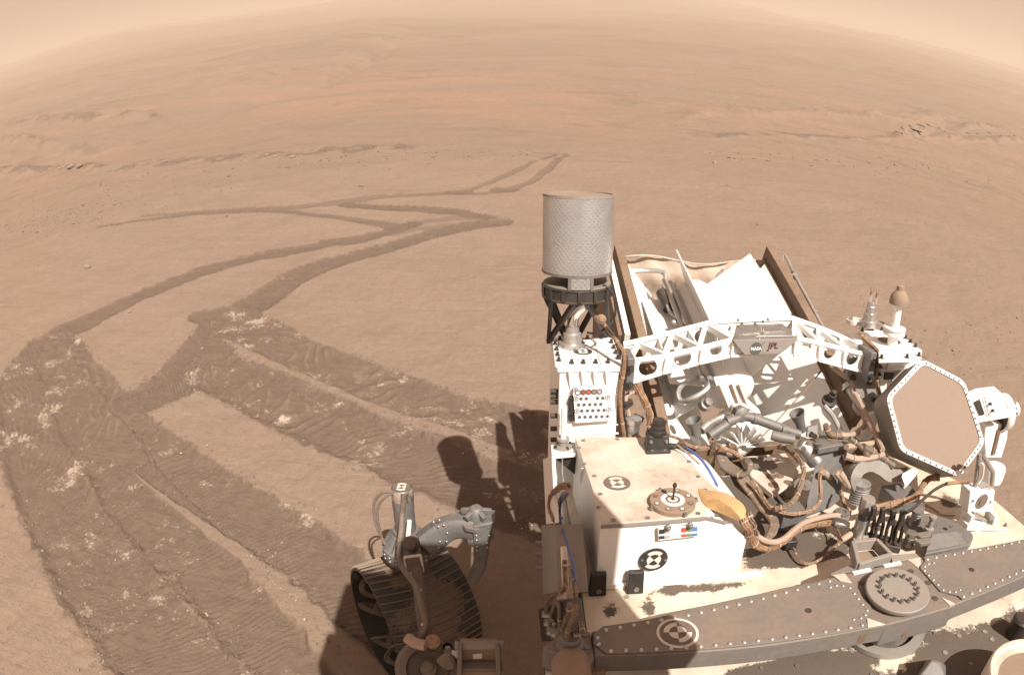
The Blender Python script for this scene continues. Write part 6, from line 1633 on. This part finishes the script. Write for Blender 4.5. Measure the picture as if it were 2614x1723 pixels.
# swept arm to the knuckle
ARM = [((700, 560), (700, 470), .62), ((800, 510), (810, 400), .64), ((880, 470), (880, 370), .66), ((980, 450), (990, 375), .67), ((1080, 440), (1090, 390), .67), ((1150, 470), (1175, 400), .66)]
zA = SZ - .27
aw = MB()
def gp(u, v, y): return P('g', u, v, y=y)
sec = [(gp(690, 560, WC.y - .06), .075, .10), (gp(800, 470, WC.y - .05), .075, .095), (gp(890, 430, WC.y - .05), .07, .085), (gp(1000, 430, WC.y - .06), .065, .085), (gp(1080, 455, WC.y - .07), .065, .095), (gp(1110, 520, WC.y - .08), .065, .10)]
pth = smooth_path([q_[0] for q_ in sec], 5); vs, fs = [], []
for i, c in enumerate(pth):
    d = (pth[min(i + 1, len(pth) - 1)] - pth[max(i - 1, 0)]).normalized(); nn = d.cross(V((0, 1, 0))).normalized()
    t_ = i / (len(pth) - 1); w_2 = .075 - .012 * t_; h_2 = .105 - .02 * math.sin(t_ * math.pi)
    vs += [c + V((0, a_ * w_2 / 2, 0)) + nn * b_ * h_2 / 2 for a_, b_ in ((-1, -.7), (-.7, -1), (.7, -1), (1, -.7), (1, .7), (.7, 1), (-.7, 1), (-1, .7))]
for i in range(len(pth) - 1): fs += [(i * 8 + j, i * 8 + (j + 1) % 8, i * 8 + 8 + (j + 1) % 8, i * 8 + 8 + j) for j in range(8)]
aw.add(vs, fs + [tuple(range(8)), tuple(range(len(pth) * 8 - 1, len(pth) * 8 - 9, -1))])
arm = aw.build('steering_arm', 'grey_clean', rover, smooth=40, bevel=.003)
kq = [gp(*p, WC.y - .115) for p in ((1040, 430), (1210, 395), (1175, 520), (1160, 660), (1060, 690), (1045, 560))]
MB().prism(kq, (0, .085, 0)).build('knuckle', 'grey_clean', arm, bevel=.006)
lq = [gp(*p, WC.y - .10) for p in ((1045, 600), (1165, 620), (1140, 760), (1060, 890), (1000, 860), (1050, 740))]
MB().prism(lq, (0, .06, 0)).build('lower_leg', 'grey_clean', arm, bevel=.006)
for u, v in ((1070, 475), (1068, 500), (1070, 535), (1073, 583), (1072, 612), (1150, 555), (1150, 590), (1165, 500)):
    inst('rivet', rivet_me, gp(u, v, WC.y - .117), (0, -1, .2), arm, scale=1.0)
for u, v in ((740, 395), (785, 380), (778, 432), (818, 420), (790, 545), (840, 545), (845, 480), (780, 590)):
    inst('rivet', rivet_me, gp(u, v, WC.y - .093), (0, -1, .4), arm, scale=1.0)
kc = gp(1065, 330, WC.y - .06)
xk = MB()
for t in range(5):
    a_ = 2 * math.pi * t / 5 + .3; e = V((math.cos(a_), math.sin(a_) * .8, 0))
    xk.beam(kc + e * .014 + V((0, 0, .012)), kc + e * .058, .018, .022)
xk.lathe(kc + V((0, 0, -.02)), UP, [(.032, 0), (.032, .02), (.024, .045), (.018, .05), (.0005, .05)], 12)
kn2 = xk.build('knuckle_joint', 'grey_clean', arm, bevel=.003)
MB().lathe(kc + V((0, 0, -.045)), UP, [(.062, 0), (.062, .014), (.05, .018)], 10).build('joint_plate', 'grey_clean', kn2)
# long tube leg running towards the camera over the wheel
la, lb_ = gp(585, 520, WC.y - .13), P('g', 680, 1300, y=1.36)
leg = MB().tube([la, la.lerp(lb_, .4), lb_], .0205, 20, smooth=False).build('suspension_leg', 'olive', rover)
M['leg_grey'] = M['grey']
MB().tube([gp(480, 560, WC.y - .15), P('g', 490, 720, y=1.64), P('g', 590, 860, y=1.53), P('g', 630, 960, y=1.47), P('g', 660, 1080, y=1.42), P('g', 680, 1180, y=1.38), P('g', 640, 1290, y=1.35)], .0105, 12).build('leg_harness', 'sleeve', leg)
for u, v, y in ((620, 905, 1.50), (675, 1165, 1.385)):
    c = P('g', u, v, y=y); MB().lathe(c + V((0, 0, -.006)), (.1, -.6, -.8), [(.0125, -.004), (.0125, .004)], 16, False).build('harness_tie', 'mark_pale', leg)
q = [P('g', *p, y=1.66) for p in ((515, 665), (640, 648), (662, 770), (535, 790))]
fq = MB()
for i in range(4): fq.beam(q[i], q[(i + 1) % 4], .007, .007)
fq.build('wire_frame', 'mark_pale', leg)
MB().box(sum(q, V()) / 4 + V((0, .01, 0)), (.05, .03, .06)).build('frame_block', 'sleeve', leg, bevel=.003)
MB().lathe(P('g', 560, 560, y=1.70), (0, -.8, .6), [(.028, -.05), (.028, .0), (.022, .016), (.010, .022), (.0005, .023)], 20).build('leg_cap', 'olive', leg)
# lower drive hub and ring at the frame's bottom edge
hc = P('g', 700, 1520, y=1.30)
dh = MB().lathe(hc, (.15, -.55, .8), [(.105, -.05), (.105, .0), (.092, .02), (.070, .02), (.064, -.01), (.03, -.015), (.026, .02), (.0005, .024)], 44).build('pivot_hub', 'sleeve', rover)
MB().lathe(hc + V((.0, .0, .012)), (.15, -.55, .8), [(.02, 0), (.022, .010), (.014, .018), (.0005, .020)], 20).build('hub_cap', 'sleeve', dh)
MB().lathe(P('g', 735, 1315, y=1.33), (0, -.5, .86), [(.024, 0), (.024, .012), (.0005, .016)], 16).build('amber_cap', 'kapton', dh)
MB().tube([P('g', 540, 1280, y=1.34), P('g', 600, 1320, y=1.32), P('g', 680, 1340, y=1.31)], .018, 10).build('hub_harness', 'hose', dh)
MB().tube([P('g', 800, 1480, y=1.25), P('g', 850, 1440, y=1.26), P('g', 875, 1500, y=1.25)], .02, 10).build('hub_hose', 'sleeve', dh)
MB().lathe(P('g', 848, 1350, y=1.33), (0, -.3, 1), [(.022, -.03), (.022, 0), (.016, .0), (.016, -.02)], 18).build('hook_eye', 'dark', dh)
MB().prism([P('g', *p, y=1.30) for p in ((830, 1360), (865, 1360), (880, 1400), (845, 1425), (820, 1395))], (0, .01, 0)).build('hook_tab', 'light_grey', dh)
lc2 = P('g', 1080, 1440, y=1.28)
def lp(u, v, y=1.28): return P('g', u, v, y=y)
ltb = MB().prism([lp(935, 1370), lp(1230, 1370), lp(1215, 1480), lp(950, 1480)], (0, .05, 0)).build('deployment_latch', 'tan', rover, bevel=.004)
MB().prism([lp(1040, 1405, 1.276), lp(1110, 1400, 1.276), lp(1110, 1440, 1.276), lp(1040, 1440, 1.276)], (0, .002, 0)).build('latch_label', 'mark_pale', ltb)
MB().cyl(lp(905, 1340), lp(1275, 1335), .014, n=14).build('latch_rod', 'light_grey', ltb)
for u in (945, 1230): MB().beam(lp(u, 1320, 1.275), lp(u - (10 if u < 1000 else -10), 1640, 1.22), .014, .03, (0, 1, 0)).build('latch_side', 'grey', ltb, bevel=.002)
MB().beam(lp(930, 1500, 1.26), lp(1265, 1500, 1.26), .03, .018).build('latch_bar', 'grey', ltb)
MB().prism([lp(945, 1535, 1.25), lp(1240, 1535, 1.25), lp(1240, 1660, 1.23), lp(945, 1660, 1.23)], (0, .05, 0)).build('latch_lower', 'tan', ltb)
MB().cyl(lp(880, 1410), lp(925, 1412), .015, n=12).build('latch_bolt', 'silver', ltb)

# ---------------------------------------------------------------- mast and camera head (behind the lens, they shade the deck's left front)
mast = MB().cyl((.25, -.30, DZ), (.25, -.30, 1.96), .06, n=24).build('mast', 'white', rover)
hd = MB().box((.235, -.17, 2.06), (.73, .22, .22)).build('camera_head', 'white', rover, bevel=.01)
MB().box((.30, -.20, 2.37), (.60, .30, .36)).build('laser_box', 'white', hd, bevel=.02)
MB().box((.41, .0, 2.27), (.42, .16, .58)).build('camera_block', 'white', hd, bevel=.01)
MB().lathe((.40, .08, 2.37), (0, 1, 0), [(.085, 0), (.085, .02), (.07, .02), (.07, .0)], 32).build('laser_window', 'black', hd)
for x in (0.0, .42):
    MB().lathe((x, -.08, 2.1), (0, 1, 0), [(.035, 0), (.035, .045), (.022, .05), (.02, .035), (.0005, .035)], 24).build('lens_barrel', 'black', hd)
# ================================================================== ROCKS AND GRAVEL
def rock_mesh(seed, flat=.6, sub=2):
    bm = bmesh.new(); bmesh.ops.create_icosphere(bm, subdivisions=sub, radius=1.0)
    g = np.random.default_rng(seed); pl = g.normal(size=(9, 3)); pl /= np.linalg.norm(pl, axis=1)[:, None]; cut = g.uniform(.55, .9, 9)
    for v in bm.verts:
        c = np.array(v.co)
        for n_, d_ in zip(pl, cut):
            e = c @ n_ - d_
            if e > 0: c = c - n_ * e
        c *= 1 + .07 * g.normal(); c[2] *= flat
        v.co = c
    me = bpy.data.meshes.new('rock'); bm.to_mesh(me); bm.free()
    return me

def rock_mat():
    m, nt, bs = _nodes('dusty_grey_rock')
    geo = nt.nodes.new('ShaderNodeNewGeometry'); v = geo.outputs['Position']
    a = nz(nt, 18, 5, .65, v); b = nz(nt, 3, 2, .5, v)
    sx = nt.nodes.new('ShaderNodeSeparateXYZ'); nt.links.new(geo.outputs['Normal'], sx.inputs[0])
    c = mixc(nt, a, (.14, .11, .088), (.225, .175, .138))
    c = mixc(nt, mth(nt, 'MULTIPLY', mapr(nt, sx.outputs[2], .5, 1.0, 0, .6), mapr(nt, a, .35, .6)), c, (.24, .18, .138))
    nt.links.new(c, bs.inputs['Base Color']); bs.inputs['Roughness'].default_value = .95
    bump(nt, bs, a, .6, .02)
    return m
M['rock'] = rock_mat()
rock_mes = [rock_mesh(s, f, 2) for s, f in ((1, .55), (2, .6), (3, .45), (4, .7))]
for me in rock_mes: me.materials.append(M['rock'])

def zat(x, y):
    return float(full_height(np.array([x]), np.array([y]))[0][0])

def far_point(u, v):
    """where the line of sight meets the built ground (display u, v)"""
    d = ray(u / .9101, v / .9101)
    if abs(d.z) < 1e-4: d.z = -1e-4
    t = np.concatenate([np.linspace(2.5, 30, 900), np.linspace(30, 400, 2500)])
    x, y, z = d.x * t, d.y * t, CAM_H + d.z * t
    k = np.argmax(z <= full_height(x, y)[0])
    return x[k], y[k], z[k]

def rock(u, v, wpx, label, group=None, name='rock', k=0, asp=.6, h=.8):
    x, y, z = far_point(u, v); d = math.dist((x, y, z), (0, 0, CAM_H)); s = wpx / .9101 / 1550 * d / 2
    o = link(bpy.data.objects.new(name, rock_mes[k % 4]))
    o.location = (x, y, z + s * .12 * h); o.scale = (s, s * asp, s * h); o.rotation_euler = (0, 0, random.uniform(-.5, .5))
    return tag(o, label, 'rock', group)
rock(203, 621, 28, 'low rough grey rock lying alone on the sand above the left wheel track', k=0, h=.75)
rock(308, 633, 10, 'small dark stone just right of the lone rough grey rock', k=1)
rock(1063, 595, 12, 'small rounded dark rock on smooth sand left of the silver can', k=3, h=1.1)
rock(811, 655, 9, 'pale half-buried stone beside the inner wheel track', k=2)
rock(705, 1022, 9, 'small white stone on sand at the edge of the lower track', k=1)
ORD = ('leftmost', 'second', 'third', 'fourth', 'fifth', 'sixth', 'seventh', 'eighth', 'ninth', 'tenth', 'eleventh', 'twelfth', 'thirteenth', 'fourteenth', 'fifteenth', 'sixteenth')
def rock_line(spots, what, where, group, name='rock', **kw):
    for n_, (u, v, w) in enumerate(sorted(spots)):
        o_ = 'leftmost ' + what if n_ == 0 else ('rightmost ' + what if n_ == len(spots) - 1 else '%s %s from the left' % (ORD[n_], what))
        rock(u, v, w, o_ + ' ' + where, group, name=name, k=int(u) % 4, **kw)
rock_line([(1605, 434, 7), (1628, 431, 8), (1634, 436, 5), (1662, 433, 5), (1690, 432, 10), (1700, 435, 6), (1575, 428, 5), (1650, 428, 4)],
          'dark pebble', 'in the sparse line beyond the silver can', 'line of small stones beyond the silver can', h=.9)
rock_line([(1378, 393, 7), (1392, 394, 5), (1405, 393, 6), (1425, 393, 5), (1452, 392, 8), (1480, 390, 6), (1350, 380, 7)],
          'flat dark stone', 'just past the far end of the tracks', 'dark stones beside the far end of the tracks', h=.6)
rock_line([(620, 361, 14), (640, 364, 16), (660, 362, 12), (680, 365, 18), (700, 364, 12), (600, 366, 10), (560, 372, 8), (430, 388, 9), (330, 396, 8), (255, 398, 10), (185, 386, 20), (165, 388, 22), (140, 392, 14), (30, 408, 16), (60, 405, 12), (95, 400, 10)],
          'grey block', 'along the broken ledge beyond the curving tracks', 'stones along the far ledge', asp=1.0, h=.8)
rock_line([(2100, 300, 22), (2120, 296, 26), (2142, 293, 24), (2160, 292, 20), (2185, 300, 20), (2130, 304, 30), (2168, 304, 26), (2090, 308, 18), (2200, 308, 16), (2250, 310, 14), (2275, 313, 12), (2300, 311, 14), (2330, 316, 12), (2225, 300, 14), (2360, 318, 12)],
          'layered block', 'of the rocky mound above the six-sided antenna', 'blocks of the rocky mound', 'outcrop_block', asp=1.4, h=.55)

def gravel(name, spots, label, mat):
    """many small stones as one mass: spots = list of (x, y, size)"""
    ico = bmesh.new(); bmesh.ops.create_icosphere(ico, subdivisions=1, radius=1.0)
    bv = np.array([v.co for v in ico.verts]); bf = np.array([[v.index for v in f.verts] for f in ico.faces]); ico.free()
    xy = np.array(spots); n = len(xy)
    z = full_height(xy[:, 0].copy(), xy[:, 1].copy())[0]
    g = np.random.default_rng(5); out = []
    jit = 1 + .28 * g.normal(size=(n, len(bv), 1)); sc = xy[:, 2][:, None, None] * g.uniform(.6, 1.2, (n, 1, 3)) * np.array([1, 1, .65])
    P3 = bv[None] * jit * sc; P3[..., 0] += xy[:, 0][:, None]; P3[..., 1] += xy[:, 1][:, None]; P3[..., 2] += (z + xy[:, 2] * .2)[:, None]
    F = (bf[None] + (np.arange(n) * len(bv))[:, None, None]).reshape(-1, 3)
    me = bpy.data.meshes.new(name); me.from_pydata(P3.reshape(-1, 3).tolist(), [], F.tolist()); me.materials.append(mat)
    return tag(link(bpy.data.objects.new(name, me)), label, 'gravel', kind='stuff')
sp = []
for _ in range(800):                                             # stony patch at the far left
    u = abs(rng.normal(0, 190)); v = 505 - u * .16 + rng.normal(0, 32)
    if v < 418: continue
    x, y = G(u, v); sp.append((x, y, abs(rng.normal(.003, .011)) + .003))
for _ in range(320):
    u = rng.uniform(0, 1250); v = 402 - u * .045 + rng.normal(0, 16)
    x, y = G(u, v); sp.append((x, y, abs(rng.normal(.0, .014)) + .003))
for _ in range(140):
    u = rng.uniform(1650, 2379); v = 332 + rng.normal(0, 16)
    x, y = G(u, v); sp.append((x, y, abs(rng.normal(.0, .02)) + .004))
for _ in range(2400):                                             # stray grit all over
    a, r_ = rng.uniform(-60, 55), rng.uniform(2.0, 14)
    x, y = r_ * math.sin(R(a)), r_ * math.cos(R(a)); sp.append((x, y, abs(rng.normal(0, .0045)) * rng.choice([.6, 1, 2.2], p=[.6, .33, .07]) + .0012))
for _ in range(160):
    u, v = rng.normal(2250, 110), rng.normal(800, 60); x, y = G(u, v); sp.append((x, y, abs(rng.normal(0, .006)) + .003))
for _ in range(900):                                              # coarse grit at lower left
    u, v = rng.uniform(0, 260), rng.uniform(1150, 1568); x, y = G(u, v); sp.append((x, y, abs(rng.normal(0, .003)) + .0012))
gravel('gravel', sp, 'small dark stones and grit strewn over the sand', M['rock'])
# pale crumbs thrown up along the fresh tracks
mw = paint('white_salt', (.42, .36, .30), .9, dust=.25, dust_up=.15)
cr = []
for pts, hws, depth, tread, white, dark, skew in TRK[5:10]:
    for _ in range(200):
        i = rng.integers(0, len(pts) - 1); t = rng.uniform(); c = pts[i] * (1 - t) + pts[i + 1] * t
        if vnoise(np.array([c[0] * 2.2]), np.array([c[1] * 2.2]), 77)[0] < .5: continue
        d = pts[i + 1] - pts[i]; d = d / (np.linalg.norm(d) + 1e-9); off = hws[i] * rng.choice([-1, 1]) * rng.normal(.9, .25)
        cr.append((c[0] - d[1] * off, c[1] + d[0] * off, abs(rng.normal(0, .0024)) + .0008))
gravel('salt_crumbs', cr, 'pale crumbs of salt along the edges of the fresh tracks', mw)
# clods of dark soil along the track edges
cd = []
for pts, hws, depth, tread, white, dark, skew in TRK[3:10]:
    for _ in range(420):
        i = rng.integers(0, len(pts) - 1); t = rng.uniform(); c = pts[i] * (1 - t) + pts[i + 1] * t
        d = pts[i + 1] - pts[i]; d = d / (np.linalg.norm(d) + 1e-9); off = hws[i] * rng.choice([-1, 1]) * rng.normal(1.02, .12)
        cd.append((c[0] - d[1] * off, c[1] + d[0] * off, abs(rng.normal(0, .0042)) + .0012))
gravel('soil_clods', cd, 'crumbled clods of brown soil along the track edges', paint('turned_soil', (.21, .155, .12), 1.0, dust=.1, dust_up=.1))
